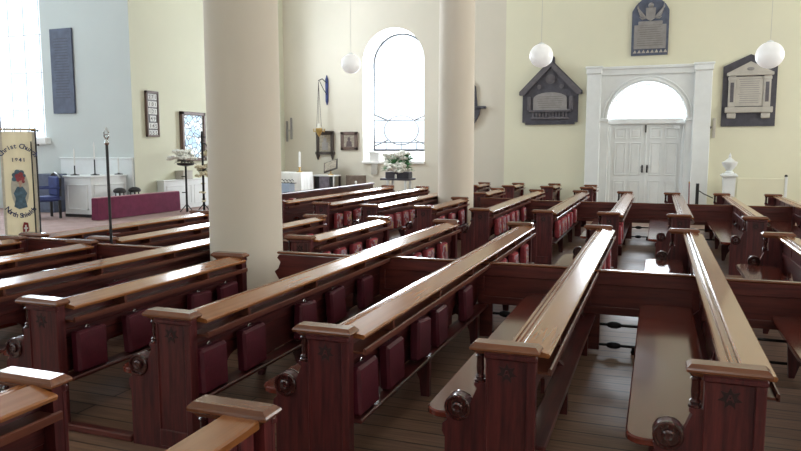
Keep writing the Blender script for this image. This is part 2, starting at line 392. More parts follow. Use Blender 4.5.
# window 2 : chancel window
u0, u1, s, sp = CW
w = MB(); bars_arch(w, u0+.03, u1-.03, s+.02, sp, .42, 0, place_ch, .03)
wo = structure(w.build('window_2', M['lead']))
lat = MB()
for k in range(1, 4): x = u0+(u1-u0)*k/4; lat.tube([place_ch(x,s,.42), place_ch(x,sp+.7,.42)], .007, 5)
for z in (2.7, 3.6, 4.5, 5.4, 6.3): lat.tube([place_ch(u0,z,.42), place_ch(u1,z,.42)], .005, 5)
lat.build('glazing_bars', M['lead'], wo); arch_pane(u0, u1, s, sp, .44, place_ch).build('pane', M['pane'], wo)
structure(MB().box(u0-.15, u1+.14, YCH-.16, YCH+.02, 1.86, 2.02, .02).build('trim_3', M['reveal']))
# the windows out of the frame: glazing too
n = 3
for nm, hs, pl in (('r', RW, place_right), ('f', FW, place_front), ('l', [UPW], place_left), ('c', [(4.5,8.5,3,5.6)], place_chend), ('n', [(-4.2,-1.8,1.5,5)], place_left)):
    for (a, c, s, sp) in hs:
        w = MB(); bars_arch(w, a+.03, c-.03, s, sp, .44, 0, pl, .03)
        for k in (1, 2): x = a+(c-a)*k/3; w.tube([pl(x,s,.44), pl(x,sp+.8,.44)], .015, 5)
        o = structure(w.build('window_%d' % n, M['lead'])); n += 1
        arch_pane(a, c, s, sp, .46, pl).build('pane', M['pane'], o)

# doors and doorcase
d0, d1 = -1.267, .745
dc = MB()
for (a, b_) in ((-1.822,-1.464), (.80,1.205)):
    dc.box(a, b_, YB-.16, YB+.02, 0, 3.72, .01); dc.box(a-.03, b_+.03, YB-.19, YB+.02, 0, .22, .015)
    dc.box(a-.02, b_+.02, YB-.20, YB+.02, 3.70, 3.90, .02); dc.box(a-.045, b_+.045, YB-.225, YB+.02, 3.84, 3.90, .015)
dc.box(-1.464, .80, YB-.11, YB+.02, 3.66, 3.84, .01); dc.box(-1.48, .82, YB-.16, YB+.02, 3.80, 3.88, .015)
tr = structure(dc.build('trim_4', M['white']))
# spandrel panel round the arch
sp_ = MB(); cxd = (DOOR[0]+DOOR[1])/2; R = (DOOR[1]-DOOR[0])/2
out = []
K = 24
for k in range(K):
    a0, a1 = pi*k/K, pi*(k+1)/K
    p0 = (cxd-R*cos(a0), 2.52+R*sin(a0)); p1 = (cxd-R*cos(a1), 2.52+R*sin(a1))
    sp_.add([(p0[0],YB-.05,p0[1]),(p1[0],YB-.05,p1[1]),(p1[0],YB-.05,3.68),(p0[0],YB-.05,3.68)], [(0,1,2,3)])
    sp_.add([(p0[0],YB-.05,p0[1]),(p1[0],YB-.05,p1[1]),(p1[0],YB+.03,p1[1]),(p0[0],YB+.03,p0[1])], [(0,3,2,1)])
sp_.box(-1.47, DOOR[0], YB-.05, YB+.01, 0, 3.68); sp_.box(DOOR[1], .81, YB-.05, YB+.01, 0, 3.68)
sp_.build('spandrel', M['white'], tr)
am = MB()
for rr, t in ((R+.05, .035), (R+.14, .022)):
    am.tube([(cxd-rr*cos(pi*k/32), YB-.055, 2.52+rr*sin(pi*k/32)) for k in range(33)], t, 8)
am.box(-1.47, DOOR[0]+.02, YB-.10, YB, 2.46, 2.55, .012); am.box(DOOR[1]-.02, .81, YB-.10, YB, 2.46, 2.55, .012)
am.build('arch_moulding', M['white'], tr, smooth=True)
fr = MB(); fr.box(DOOR[0], DOOR[0]+.07, YB+.14, YB+.26, 0, 2.46, .008); fr.box(DOOR[1]-.07, DOOR[1], YB+.14, YB+.26, 0, 2.46, .008)
fr.box(DOOR[0], DOOR[1], YB+.08, YB+.28, 2.40, 2.54, .012)
fr.build('door_frame', M['white'], tr)
# fanlight
fl = MB(); bars_arch(fl, DOOR[0]+.03, DOOR[1]-.03, 2.54, 2.54, .30, 0, place_back, .03)
flo = structure(fl.build('window_40', M['white']))
sc = MB()
for k in range(1, 10):
    a = pi*k/10; sc.sphere((cxd-(R-.02)*cos(a), YB+.26, 2.52+(R-.02)*sin(a)), .085, 10, (1,.3,1))
sc.build('scalloped_edge', M['white'], flo)
arch_pane(DOOR[0], DOOR[1], 2.54, 2.54, .32, place_back).build('pane', M['pane'], flo)
def leaf(a, c, name, hinge):
    o = MB()
    o.box(a, c, YB+.18, YB+.225, .02, 2.40, .004)
    me = structure(o.build(name, M['white']))
    mid = (a+c)/2; cols = ((a+.10, mid-.045), (mid+.045, c-.10))
    for (p, q) in cols:
        for (z0, z1) in ((.20, .92), (1.06, 1.92), (2.02, 2.30)):
            pb = MB()
            pb.box(p, q, YB+.176, YB+.184, z0, z1, .002)
            for (x0, x1, y0, y1) in ((p, q, z0, z0+.022), (p, q, z1-.022, z1), (p, p+.022, z0, z1), (q-.022, q, z0, z1)):
                pb.box(x0, x1, YB+.160, YB+.184, y0, y1, .006)
            pb.box(p+.055, q-.055, YB+.168, YB+.184, z0+.055, z1-.055, .007)
            pb.build('door_panel', M['white'], me)
    return me
mid = (DOOR[0]+DOOR[1])/2 + .0
dl = leaf(DOOR[0]+.07, mid-.003, 'door_1', 0); dr = leaf(mid+.003, DOOR[1]-.07, 'door_2', 1)
def handle(par, x):
    b = MB(); b.box(x-.02, x+.02, YB+.168, YB+.18, 1.13, 1.33, .004); b.sphere((x, YB+.135, 1.28), .028, 10); b.tube([(x,YB+.17,1.28),(x,YB+.14,1.28)], .012, 8)
    b.sphere((x, YB+.145, 1.17), .02, 10); b.tube([(x,YB+.17,1.17),(x,YB+.145,1.17)], .01, 8)
    b.build('door_handle', M['black'], par, smooth=True)
handle(dl, mid-.06); handle(dr, mid+.06)
MB().box(mid-.012, mid+.03, YB+.166, YB+.185, .03, 2.39, .005).build('astragal', M['white'], dr)
MB().box(mid-.022, mid+.012, YB+.155, YB+.18, 2.18, 2.38, .004).build('bolt', M['black'], dl)
MB().box(.36, .50, YB+.10, YB+.18, 2.27, 2.36, .01).build('door_closer', M['white'], dr)

# ------------------------------------------------------------------ pews
SP = .967
def X0(i): return .14 + SP*i + {-4:-.014, -2:.013, -1:.004}.get(i, 0)
TH = .055
def end_profile():
    p = [(-.115,0), (-.115,.33), (-.13,.36), (-.128,.40), (-.105,.42), (-.112,.45)]
    cx, cz, r = -.050, .492, .064
    for k in range(11):
        a = radians(215 - k*19.5); p.append((cx+r*cos(a), cz+r*sin(a)))
    p += [(.03,.565), (.045,.60), (.03,.612), (.03,.628), (.088,.628), (.088,.785), (.325,.785), (.325,0)]
    return p
def m_end():
    b = MB().prism(end_profile(), .02, .02+TH)
    b.box(.285, .328, .006, .03, 0, .765, .004)          # pilaster strip
    b.box(.088, .285, .012, .03, .02, .12, .004)          # bottom rail
    b.box(.080, .335, .0, .03, .755, .787, .008)          # moulding under the cap
    b.box(.088, .098, .012, .025, .12, .755, .003)
    return b.mesh('end_panel', M['end'])
def m_cap(): 
    b = MB(); x0, x1, y0, y1 = .010, .348, -.010, .10
    rings = [(x0+.035,x1-.035,y0+.03,y1-.02,.772),(x0+.02,x1-.02,y0+.015,y1-.01,.788),(x0+.004,x1-.004,y0+.003,y1,.796),(x0,x1,y0,y1,.806),(x0+.004,x1-.004,y0+.003,y1-.002,.814),(x0+.022,x1-.022,y0+.020,y1-.014,.830)]
    vs = []; fs = []
    for (a,c,d,e,z) in rings: vs += [(a,d,z),(c,d,z),(c,e,z),(a,e,z)]
    for k in range(len(rings)-1):
        for j in range(4): fs.append((4*k+j, 4*k+(j+1)%4, 4*k+4+(j+1)%4, 4*k+4+j))
    fs += [(3,2,1,0), tuple(range(4*len(rings)-4, 4*len(rings)))]
    return b.add(vs, fs).mesh('cap', M['cap'])
def m_bal():
    pr = [(.029,.626),(.029,.638),(.020,.644),(.026,.654),(.017,.664),(.020,.70),(.018,.745),(.025,.755),(.018,.762),(.027,.772),(.027,.786)]
    return MB().lathe(pr, c=(.055,.048,0), n=12).mesh('baluster', M['turned'], True)
def m_scroll():
    b = MB(); cx, cz = -.050, .492
    for yy, sg in ((.02,-1), (.02+TH,1)):
        b.lathe([(.066,yy),(.066,yy+sg*.010),(.060,yy+sg*.016),(.052,yy+sg*.016),(.048,yy+sg*.005),(.030,yy+sg*.005),(.028,yy+sg*.016),(.020,yy+sg*.020),(.014,yy+sg*.014),(.004,yy+sg*.014)], c=(cx,0,cz), n=24, axis='y')
    return b.mesh('scroll', M['turned'], True)
def m_emblem():
    b = MB(); cx, cz = .190, .690
    n = 7
    for k in range(n):
        a = pi/2 + 2*pi*k/n; da = .30
        p = [(cx+.050*cos(a), cz+.050*sin(a)), (cx+.026*cos(a+da*1.3), cz+.026*sin(a+da*1.3)), (cx+.026*cos(a-da*1.3), cz+.026*sin(a-da*1.3))]
        b.prism(p, .0165, .0215)
    b.lathe([(.028,.0165),(.028,.0215)], c=(cx,0,cz), n=20, axis='y')
    e = b.mesh('emblem', M['emblem']); return e
def m_mono():
    b = MB(); cx, cz = .190, .690
    for pts in ([(-.013,-.015),(-.002,.016)], [(.013,-.015),(.002,.016)], [(-.008,-.003),(.008,-.003)]):
        (x0,z0),(x1,z1) = pts; b.tube([(cx+x0,.0155,cz+z0),(cx+x1,.0155,cz+z1)], .0032, 5)
    return b.mesh('monogram', M['end'])
def m_rail(L, boards=False):
    b = MB()
    if boards:
        b.prism([(.165,.765),(.165,.795),(.172,.802),(.312,.802),(.320,.795),(.320,.770)], .10, L-.10)
        return b.mesh('top_rail', M['rail'])
    b.prism([(.235,.782),(.238,.799),(.246,.803),(.374,.780),(.381,.772),(.374,.757),(.30,.762)], .10, L-.10)
    b.prism([(.165,.762),(.165,.786),(.172,.792),(.186,.792),(.189,.783),(.200,.783),(.203,.797),(.214,.799),(.218,.788),(.235,.788),(.235,.755)], .10, L-.10)
    return b.mesh('top_rail', M['rail'])
def m_back(L, boards):
    b = MB(); z0 = .10 if boards else .545
    if not boards:
        p = [(.075,.56),(.075,.335)]; k = .62
        while k < L-.55:
            p += [(k-.17,.335)] + [(k-.17*cos(pi*a/8), .40+.075*sin(pi*a/8)) for a in range(9)] + [(k+.17,.335)]; k += .86
        p += [(L-.075,.335),(L-.075,.56)]
        b.prism(p, .236, .258, axis='x')
    b.box(.232, .262, .07, L-.07, z0, .765)
    b.box(.222, .268, .07, L-.07, z0, z0+.07, .006)
    if boards:
        k = .10
        while k < L-.12:
            b.box(.262, .312, k+.005, min(k+.10, L-.08)-.005, .12, .768, .006); k += .10
    else:
        k = .2
        while k < L-.5: b.box(.226, .236, k, k+.44, .635, .745, .008); k += .52
    return b.mesh('back_panel', M['end'] if boards else M['long'])
def m_shelf(L):
    b = MB(); b.box(.26, .385, .09, L-.09, .680, .692); b.prism([(.374,.676),(.374,.706),(.381,.711),(.390,.706),(.390,.676)], .09, L-.09)
    k = .55
    while k < L-.3:
        b.box(.262, .372, k-.012, k+.012, .69, .765, .003); k += .93
    return b.mesh('book_shelf', M['ledgewood'])
def m_ledge(L):
    return MB().box(.255, .372, .07, L-.07, .305, .330, .006).mesh('kneeler_ledge', M['long'])
def m_seat(L):
    r = .085; p = []
    for k in range(7):
        a = pi + pi/2*k/6; p.append((-.232+r + r*cos(a), r + r*sin(a)))
    p += [(.175,0), (.175,L)]
    for k in range(7):
        a = pi/2 + pi/2*k/6; p.append((-.232+r + r*cos(a), L-r + r*sin(a)))
    b = MB(); q = [((x-(-.03))*.965+(-.03), (y-L/2)*(1-.016/L)+L/2) for x, y in p]; n = len(p)
    vs = [(x,y,.418) for x,y in q] + [(x,y,.425) for x,y in p] + [(x,y,.448) for x,y in p] + [(x,y,.455) for x,y in q]
    fs = [tuple(range(n-1,-1,-1)), tuple(range(3*n,4*n))]
    for l in range(3): fs += [(l*n+i, l*n+(i+1)%n, (l+1)*n+(i+1)%n, (l+1)*n+i) for i in range(n)]
    return b.add(vs, fs).mesh('seat', M['seat'])
def m_bracket():
    p = [(-.10,0),(-.06,0),(-.03,.10),(.04,.22),(.12,.27),(.20,.24),(.25,.12),(.262,0),(.325,0),(.325,.30),(.262,.36),(.262,.56),(.235,.56),(.22,.47),(.16,.418),(-.19,.418),(-.17,.36),(-.12,.30)]
    return MB().prism(p, -.022, .022).mesh('support_bracket', M['end'])
PEWS = {}
def pew(row, y0, y1, label, group, mids=(), boards=False, emblem=True, near=True, far=True, seats=True, supports=True, detail=True, x0=None, kn=True):
    L = y1-y0; x = X0(row) if x0 is None else x0
    t = thing('church_pew', label, 'pew', (x, y0, 0), 0, group)
    for which in ([0] if near else []) + ([1] if far else []):
        e = link('end_panel', cached('end', m_end), t)
        if which: e.location = (0, L, 0); e.scale = (1, -1, 1)
        link('cap', cached('cap', m_cap), e)
        if detail:
            link('baluster', cached('bal', m_bal), e); link('scroll', cached('scroll', m_scroll), e)
            if emblem and not which:
                link('emblem', cached('emb', m_emblem), e)
                link('monogram', cached('mono', m_mono), e)
    k = round(L, 3)
    link('top_rail', cached(('rail',k,boards), lambda: m_rail(L, boards)), t)
    link('back_panel', cached(('back',k,boards), lambda: m_back(L, boards)), t)
    if not boards:
        link('book_shelf', cached(('shelf',k), lambda: m_shelf(L)), t)
        link('kneeler_ledge', cached(('ledge',k), lambda: m_ledge(L)), t)
    if seats:
        cuts = [0.035] + [m-y0 for m in mids] + [L-.035]
        for a, c in zip(cuts[:-1], cuts[1:]):
            a2 = a + (.03 if a > .1 else 0); c2 = c - (.03 if c < L-.1 else 0)
            ln = round(c2-a2, 3)
            link('seat', cached(('seat',ln), lambda: m_seat(ln)), t, (0, a2, 0))
    if supports:
        ns = max(1, int(L/1.35)); 
        for j in range(1, ns):
            yy = L*j/ns
            if any(abs(yy-(m-y0)) < .12 for m in mids): yy += .2
            link('support_bracket', cached('brk', m_bracket), t, (0, yy, 0))
    return t

G1 = 'pews in the block before the cross aisle'; G2 = 'pews in the block beyond the cross aisle'; G3 = 'pews against the far wall'; G0 = 'pews nearest the camera'
P1, P2 = 6.15, 14.0
B1 = (3.14, 8.72); B2 = (10.5, 15.98)
# nearest block: ends on the near aisle, rails run towards the camera
pew(0, -2.6, 2.115, 'nearest pew at bottom centre, boarded back, orange rail and plain cap on the near aisle', G0, boards=True, near=False, x0=-1.597)
pew(0, -2.6, 2.115, 'pew at the bottom left corner, cap lit white, shelf under its tan rail', G0, near=False, x0=-2.582)
# first block
pew(1, B1[0], 8.62, 'pew at the right edge, seat corner showing right of the yellow topped pew', G1, mids=(6.02,))
pew(0, B1[0], 8.66, 'pew with the broad yellow topped rail and moulded front edge at right foreground', G1, mids=(6.08,))
pew(-1, *B1, 'star carved pew at bottom centre, rail shining white at its far end', G1, mids=(P1,))
pew(-2, *B1, 'star carved pew left of bottom centre, orange cap, maroon kneelers along its back', G1, mids=(P1,))
pew(-3, *B1, 'long pew just right of the near column foot, its rail white with reflected window', G1, mids=(5.60,))
pew(-4, B1[0], 5.25, 'short pew ending in front of the near column, white lit cap at its near end', G1)
pew(-4, 6.46, 8.78, 'short pew starting just behind the near column, white rail, right of the column', G1)
pew(-5, 3.0, 8.74, 'long pew passing left behind the near column, second rail from the column leftwards', G1, mids=(5.5,))
pew(-6, 3.0, 5.47, 'short pew at left whose capped end carries the tall black wand', G1)
pew(-6, 5.66, 8.74, 'pew left of the near column beyond the wand, rail turning white at the column', G1)
pew(-7, 3.0, 5.47, 'frontmost pew rail at the left edge, right under the cream banner', G1)
pew(-7, 5.66, 8.74, 'frontmost pew before the purple communion rail, top rail white near the column', G1)
# second block
pew(2, B2[0], 15.98, 'pew beyond the cross aisle at the right edge, before the low pale panel screen', G2, mids=(P2,))
pew(1, B2[0], 15.95, 'pew beyond the cross aisle whose rail leads to the white urn topped post', G2, mids=(P2,))
pew(0, B2[0], 15.85, 'pew beyond the cross aisle whose rail ends before the right door leaf', G2, mids=(P2,))
pew(-1, B2[0], 15.95, 'pew beyond the cross aisle whose rail ends before the left door leaf', G2, mids=(P2,))
pew(-2, B2[0], 16.0, 'pew beyond the cross aisle whose rail ends left of the doorcase pilaster', G2, mids=(P2,))
pew(-3, B2[0], 16.0, 'pew just right of the far column foot, row of red kneelers on its back', G2, mids=(P2,))
pew(-4, 10.62, 12.95, 'short pew ending in front of the far column', G2)
pew(-4, 14.38, 16.3, 'short pew just right behind the far column, pale rail', G2)
pew(-5, 10.6, 16.3, 'pew passing left behind the far column, white rail, red kneelers on its back', G2, mids=(P2,))
pew(-6, 10.75, 16.4, 'grey ended pew with long white rail below the lily arrangement', G2, mids=(P2,))
pew(-7, 10.9, 16.5, 'frontmost pew beyond the cross aisle, nearest the altar with its long pale rail', G2, mids=(P2,))
# third block, against the far wall
pew(-2, 17.4, 18.55, 'pew end against the left pilaster of the doorcase', G3, kn=False)
pew(-3, 17.5, 18.95, 'short pew against the far wall, beneath the gabled slate monument', G3)
pew(-4, 17.5, 18.95, 'short pew against the far wall, midway between far column and gabled monument', G3)
pew(-5, 17.4, 18.95, 'short pew against the far wall, just right of the far column', G3)

# front screen of the second block
o = thing('pew_front', 'long dark front screen before the first pew, below the altar', 'pew front', (-7.2, 11.0, 0))
MB().box(-.03, .03, 0, 6.2, .06, .80, .005).box(-.045, .045, 0, 6.2, 0, .08, .006).build('screen_panel', M['long'], o)
MB().box(-.07, .07, -.02, 6.22, .80, .85, .012).build('top_rail', M['long'], o)
MB().box(.03, .22, .05, 6.15, .69, .71, .004).build('book_ledge', M['rail'], o)

# partitions between the rows
def partition(xa, xb, y, label, grp, zt=.722, z0=.335, ogee=False, rods=True, xs=None, solid=False):
    t = thing('pew_partition', label, 'partition', (0, y, 0), 0, grp)
    if ogee:
        p = [(xb,z0),(xb,zt-.03)] + [(xa+.02,zt-.03),(xa,zt-.06),(xa+.035,zt-.10),(xa+.01,zt-.16),(xa-.03,zt-.19),(xa+.0,zt-.24),(xa+.04,zt-.30),(xa+.02,z0)]
        MB().prism(p, -.02, .02).build('panel', M['cross'], t)
    else:
        b = MB().box(xa, xb, -.012, .012, z0, zt-.02)
        b.box(xa, xb, -.024, .024, zt-.13, zt-.02, .006).box(xa, xb, -.024, .024, z0, z0+.07, .006)
        b.box(xa, xa+.06, -.022, .022, z0, zt-.02, .005).box(xb-.06, xb, -.022, .022, z0, zt-.02, .005)
        b.build('panel', M['cross'], t)
    MB().box(xa, xb, -.032, .032, zt-.022, zt, .009).build('top_moulding', M['cap'], t)
    if rods and xs is not None:
        MB().box(xa+.02, xs, -.02, .02, .02, z0+.01, .004).build('leg_board', M['cross'], t)
        for z in (.245, .066):
            b = MB().tube([(xs-.01,0,z),(xb-.22,0,z)], .012, 8)
            b.lathe([(.012,-.06),(.02,-.05),(.03,-.02),(.03,.02),(.02,.05),(.012,.06)], c=(xs+.12,0,z), n=10, axis='x')
            if z < .1: b.lathe([(.012,.0),(.02,.02),(.012,.05),(.016,.066)], c=(xs+.28,0,0), n=8)
            b.build('foot_rod', M['iron'], t)
    return t
GP1 = 'cross partitions in the block before the cross aisle'; GP2 = 'cross partitions in the block beyond the cross aisle'
def bay(k, y, label, grp, **kw):
    xa = X0(k)+.268; xb = X0(k+1)+.228
    return partition(xa, xb, y, label, grp, xs=xa+.14, **kw)
bay(-1, 6.08, 'dark partition over two iron foot rods, between the white ended rail and the yellow rail', GP1)
bay(0, 6.02, 'dark partition right of the yellow topped rail', GP1)
bay(-2, P1, 'partition at the centre of the photo, floor light showing under its bottom edge', GP1)
bay(-3, P1, 'red brown partition with framed panel, between the white lit long rail and the centre pew', GP1)
partition(-3.30, X0(-3)+.228, 5.60, 'partition with a wavy cut left end beside the near column', GP1, zt=.80, ogee=True)
partition(X0(-7)+.268, X0(-6)+.2, 5.56, 'pale edged partition at left below the banner', GP1, zt=.80, z0=.1)
partition(X0(-6)+.30, X0(-5)+.228, 5.5, 'pale edged partition at left, just right of the wand', GP1, zt=.79, z0=.335)
partition(X0(-5)+.30, X0(-4)+.228, 6.72, 'partition at the back right of the near column, at the short white railed pew', GP1, zt=.74)
bay(0, P2, 'far partition below the right door pilaster', GP2)
bay(1, P2, 'far partition below the white panel by the urn post', GP2)
bay(-1, P2, 'far partition below the double doors, pale floor under it', GP2)
bay(-2, P2, 'far partition just left of the door pilaster', GP2)
bay(-3, P2, 'far partition below the gabled monument', GP2)
partition(-3.5, X0(-3)+.228, 14.35, 'far partition just right of the far column', GP2)

# kerb of the pew platform along the near aisle
for i in range(-5, 0):
    structure(MB().box(X0(i)+.34, X0(i+1)-.13, 3.16, 3.22, 0, .045, .008).build('trim_%d' % (10+i+5), M['cross']))

# ------------------------------------------------------------------ kneelers
def m_kneeler(style):
    b = MB().box(-.036, .036, -.125, .125, 0, .268, .016)
    me = b.mesh('cushion', {'vinyl': [M['vinyl']], 'red': [M['redcloth'], M['embroid'], M['black']]}[style])
    if style == 'red':
        for p in me.polygons:
            n = p.normal
            p.material_index = 1 if n.x > .9 else 0
    return me
def m_loop():
    return MB().tube([(-.01+.018*sin(a*pi/6)*0, 0.014*cos(a*pi/6), .272+.014*sin(a*pi/6)) for a in range(13)], .003, 6).mesh('hanging_ring', M['chrome'], True)
ORD = ['first','second','third','fourth','fifth','sixth','seventh','eighth','ninth','tenth','eleventh','twelfth']
def kneelers(row, ys, style, desc, grp):
    for j, (y, tilt) in enumerate(ys):
        lab = '%s %s kneeler %s' % (ORD[j], 'plain maroon' if style == 'vinyl' else 'red topped', desc)
        t = thing('kneeler', lab, 'kneeler', (X0(row)+.328, y, .333+.13*abs(sin(tilt*.35))), 0, grp)
        t.rotation_euler = (tilt*.35, radians(random.uniform(-2.5,-.5)), random.uniform(-.04,.04))
        link('cushion', cached(('kn',style), lambda: m_kneeler(style)), t)
        link('hanging_ring', cached('loop', m_loop), t)
def spread(a, b, n, skip=()): return [(a+(b-a)*(k+.5)/n+random.uniform(-.05,.05), random.uniform(-.22,.22)) for k in range(n) if k not in skip]
GK = 'kneelers along the pew backs'
kneelers(-2, [(3.36,.05),(3.78,.1),(4.30,-.3),(4.74,0),(5.5,.1)], 'vinyl', 'along the star carved pew left of bottom centre', GK)
kneelers(-2, [(6.55,0),(6.95,.25),(7.55,.0),(8.2,.1)], 'red', 'along the star carved pew left of bottom centre', GK)
kneelers(-3, [(3.34,0),(3.78,.1),(4.5,-.2),(5.05,.2),(5.65,0)], 'vinyl', 'along the white lit long pew by the near column', GK)
kneelers(-3, [(6.6,0),(7.05,.2),(7.5,.1),(8.05,0)], 'red', 'along the white lit long pew by the near column', GK)
kneelers(-4, [(3.4,0),(3.85,.1),(4.55,-.1),(4.95,.1)], 'vinyl', 'along the short pew ending before the near column', GK)
kneelers(-4, [(6.8,.2),(7.2,0),(7.65,.1),(8.15,0)], 'red', 'along the short pew just behind the near column', GK)
kneelers(-5, [(3.9,0),(4.7,.1)], 'vinyl', 'along the long pew left of the near column', GK)
kneelers(-5, [(7.3,.2),(7.75,0),(8.2,.1)], 'red', 'along the long pew passing behind the near column', GK)
kneelers(-1, [(7.3,.1),(8.2,0)], 'red', 'along the bottom centre star carved pew', GK)
GK2 = 'kneelers along the pew backs beyond the cross aisle'
for r, d in ((-3, 'along the pew right of the far column foot'), (-2, 'along the far pew leading to the left doorcase pilaster'), (-5, 'along the pew passing behind the far column'), (-6, 'along the grey ended pew below the lilies')):
    kneelers(r, spread(11.0, 13.75, 7, (5,)), 'red', d, GK2)
kneelers(-1, [(10.8,0),(11.4,.2)], 'red', 'along the far pew before the left door leaf', GK2)
kneelers(-4, spread(10.9, 12.8, 3), 'red', 'along the short pew ending before the far column', GK2)

# small books and papers on the shelves
def book(x, y, z, rz, sz, m, label):
    t = thing('hymn_book', label, 'book', (x,y,z), rz)
    MB().box(-sz[0]/2, sz[0]/2, -sz[1]/2, sz[1]/2, 0, sz[2], .003).build('cover', m, t)
    MB().box(-sz[0]/2+.004, sz[0]/2+.003, -sz[1]/2+.004, sz[1]/2-.004, .004, sz[2]-.004).build('pages', M['paper'], t)
book(X0(-7)+.318, 6.32, .695, .04, (.08,.14,.02), M['bookblue'], 'blue hymn book on the shelf of the frontmost pew, nearer the wand')
book(X0(-7)+.318, 6.75, .694, -.1, (.08,.14,.02), M['bookred'], 'red hymn book on the shelf of the frontmost pew, nearer the column')
book(X0(-6)+.318, 12.45, .694, .05, (.08,.14,.025), M['bookblue'], 'blue hymn book on the shelf below the altar')
book(-7.2+.13, 12.6, .711, .2, (.11,.17,.02), M['bookred'], 'red hymn book on the ledge of the dark front screen')

# ------------------------------------------------------------------ pendant globes
for (x, y, z, lab) in ((-4.5, 9.93, 3.06, 'white globe lamp left of the arched window, smallest of the hanging globes'),
                       (-1.45, 9.1, 2.94, 'white globe lamp hanging over the peak of the gabled monument'),
                       (1.15, 8.97, 2.81, 'white globe lamp at upper right before the classical wall tablet')):
    t = thing('pendant_lamp', lab, 'lamp', (x,y,z), 0, 'hanging globe lamps')
    MB().sphere((0,0,0), .15, 32).build('globe', M['glassglobe'], t, smooth=True)
    MB().lathe([(.035,.142),(.035,.155),(.012,.165),(.004,.17)], n=16).build('gallery', M['white'], t)
    MB().tube([(0,0,.165),(0,0,ZC-z)], .0022, 6).build('cord', M['cord'], t)

# ------------------------------------------------------------------ wall monuments
def lines(b, x0, x1, z0, z1, n, y, m=0):
    for k in range(n):
        z = z1-(z1-z0)*(k+.5)/n; ins = random.uniform(0,.12)*(x1-x0)
        b.box(x0+ins, x1-ins, y-.002, y+.004, z-.007, z+.007, 0, m)
# gabled one
t = thing('wall_monument', 'dark gabled gothic wall monument with pale arched inscription, left of the doors', 'monument', (-2.785, YB, 0))
pf = [(-.74,2.47),(-.66,2.47),(-.66,2.41),(.66,2.41),(.66,2.47),(.74,2.47),(.74,3.20),(.84,3.22),(.84,3.30),(.10,4.05),(.09,4.20),(0,4.26),(-.09,4.20),(-.10,4.05),(-.84,3.30),(-.84,3.22),(-.74,3.20)]
MB().prism(pf, -.07, -.002).build('slab', M['slate'], t)
b = MB()
for sx in (-1,1): b.prism([(0,4.10),(sx*.82,3.29),(sx*.82,3.20),(sx*.70,3.20),(0,3.94)], -.13, -.06)
b.build('gable_moulding', M['stonedark'], t)
b = MB(); b.lathe([(.13,-.10),(.13,-.06)], c=(0,0,3.62), n=24, axis='y'); b.lathe([(.09,-.115),(.09,-.09)], c=(0,0,3.62), n=6, axis='y')
for sx in (-1,1): b.lathe([(.06,-.10),(.06,-.06)], c=(sx*.3,0,3.42), n=16, axis='y')
b.build('rosette', M['stonedark'], t)
arc = [(-.45,2.80),(.45,2.80)] + [(.45*cos(pi*k/12), 3.10+.17*sin(pi*k/12)) for k in range(13)]
MB().prism(arc, -.10, -.06).build('inscription_panel', M['stonegrey'], t)
b = MB(); lines(b, -.34, .34, 2.84, 3.18, 6, -.101); b.build('engraving', M['engrave'], t)
b = MB(); b.box(-.56,.56,-.14,-.06,2.74,2.80,.01).box(-.50,.50,-.11,-.06,2.55,2.61,.008)
for k in range(11): b.box(-.47+k*.088,-.42+k*.088,-.10,-.06,2.61,2.74,.006)
for sx in (-1,1): b.box(sx*.56-.05, sx*.56+.05, -.12,-.06,2.80,3.16,.01)
b.build('arcade_sill', M['stonedark'], t)
# top plaque
t = thing('wall_monument', 'tall blue grey tablet with carved arms, above the doorcase', 'monument', (-.305, YB, 0))
MB().prism([(-.445,4.14),(.445,4.14),(.445,5.25),(.36,5.40),(.2,5.55),(-.2,5.55),(-.36,5.40),(-.445,5.25)], -.05, -.002).build('slab', M['slateblue'], t)
MB().box(-.385,.385,-.075,-.045,4.30,4.90,.006).box(-.29,.29,-.085,-.045,4.88,4.99,.01).build('inscription_panel', M['stonegrey'], t)
b = MB(); lines(b, -.33, .33, 4.36, 4.86, 9, -.0755); b.build('engraving', M['engrave'], t)
b = MB()
for k in range(8): b.prism([(-.40+k*.105,4.20),(-.35+k*.105,4.28),(-.31+k*.105,4.20)], -.07, -.045)
b.build('dentils', M['stone'], t)
b = MB(); b.prism([(-.11,5.06),(0,4.99),(.11,5.06),(.12,5.32),(-.12,5.32)], -.09, -.045); b.sphere((0,-.06,5.38), .07, 12)
for sx in (-1,1):
    for a in range(5): b.tube([(sx*.12,-.06,5.08),(sx*(.20+.03*a),-.07,5.05+.07*a),(sx*(.27+.01*a),-.06,5.10+.09*a)], [.03,.022,.008], 6)
b.build('carved_arms', M['stonegrey'], t, smooth=True)
# classical one
t = thing('wall_monument', 'classical pale pedimented tablet on a black slab, right of the doors', 'monument', (2.05, YB, 0))
MB().prism([(-.60,2.31),(.60,2.31),(.60,3.78),(0,4.06),(-.60,3.78)], -.05, -.002).build('slab', M['slate'], t)
MB().prism([(-.50,3.62),(.50,3.62),(0,3.88)], -.12, -.045).box(-.52,.52,-.14,-.045,3.54,3.62,.012).build('pediment', M['stone'], t)
MB().sphere((0,-.125,3.70), .06, 10, (1.4,.3,.7)).build('carved_leaf', M['stonegrey'], t)
for sx in (-1,1):
    pl = MB().box(sx*.39-.08, sx*.39+.08, -.11, -.045, 2.78, 3.54, .012).box(sx*.39-.095, sx*.39+.095, -.125, -.045, 3.44, 3.52, .01).build('pilaster', M['stone'], t)
    MB().box(sx*.39-.04, sx*.39+.04, -.116, -.10, 2.90, 3.38, .004).build('inlay', M['stonedark'], pl)
MB().box(-.31,.31,-.085,-.045,2.80,3.52,.008).build('inscription_panel', M['stone'], t)
b = MB(); lines(b, -.26, .26, 2.86, 3.48, 12, -.0855); b.build('engraving', M['stonegrey'], t)
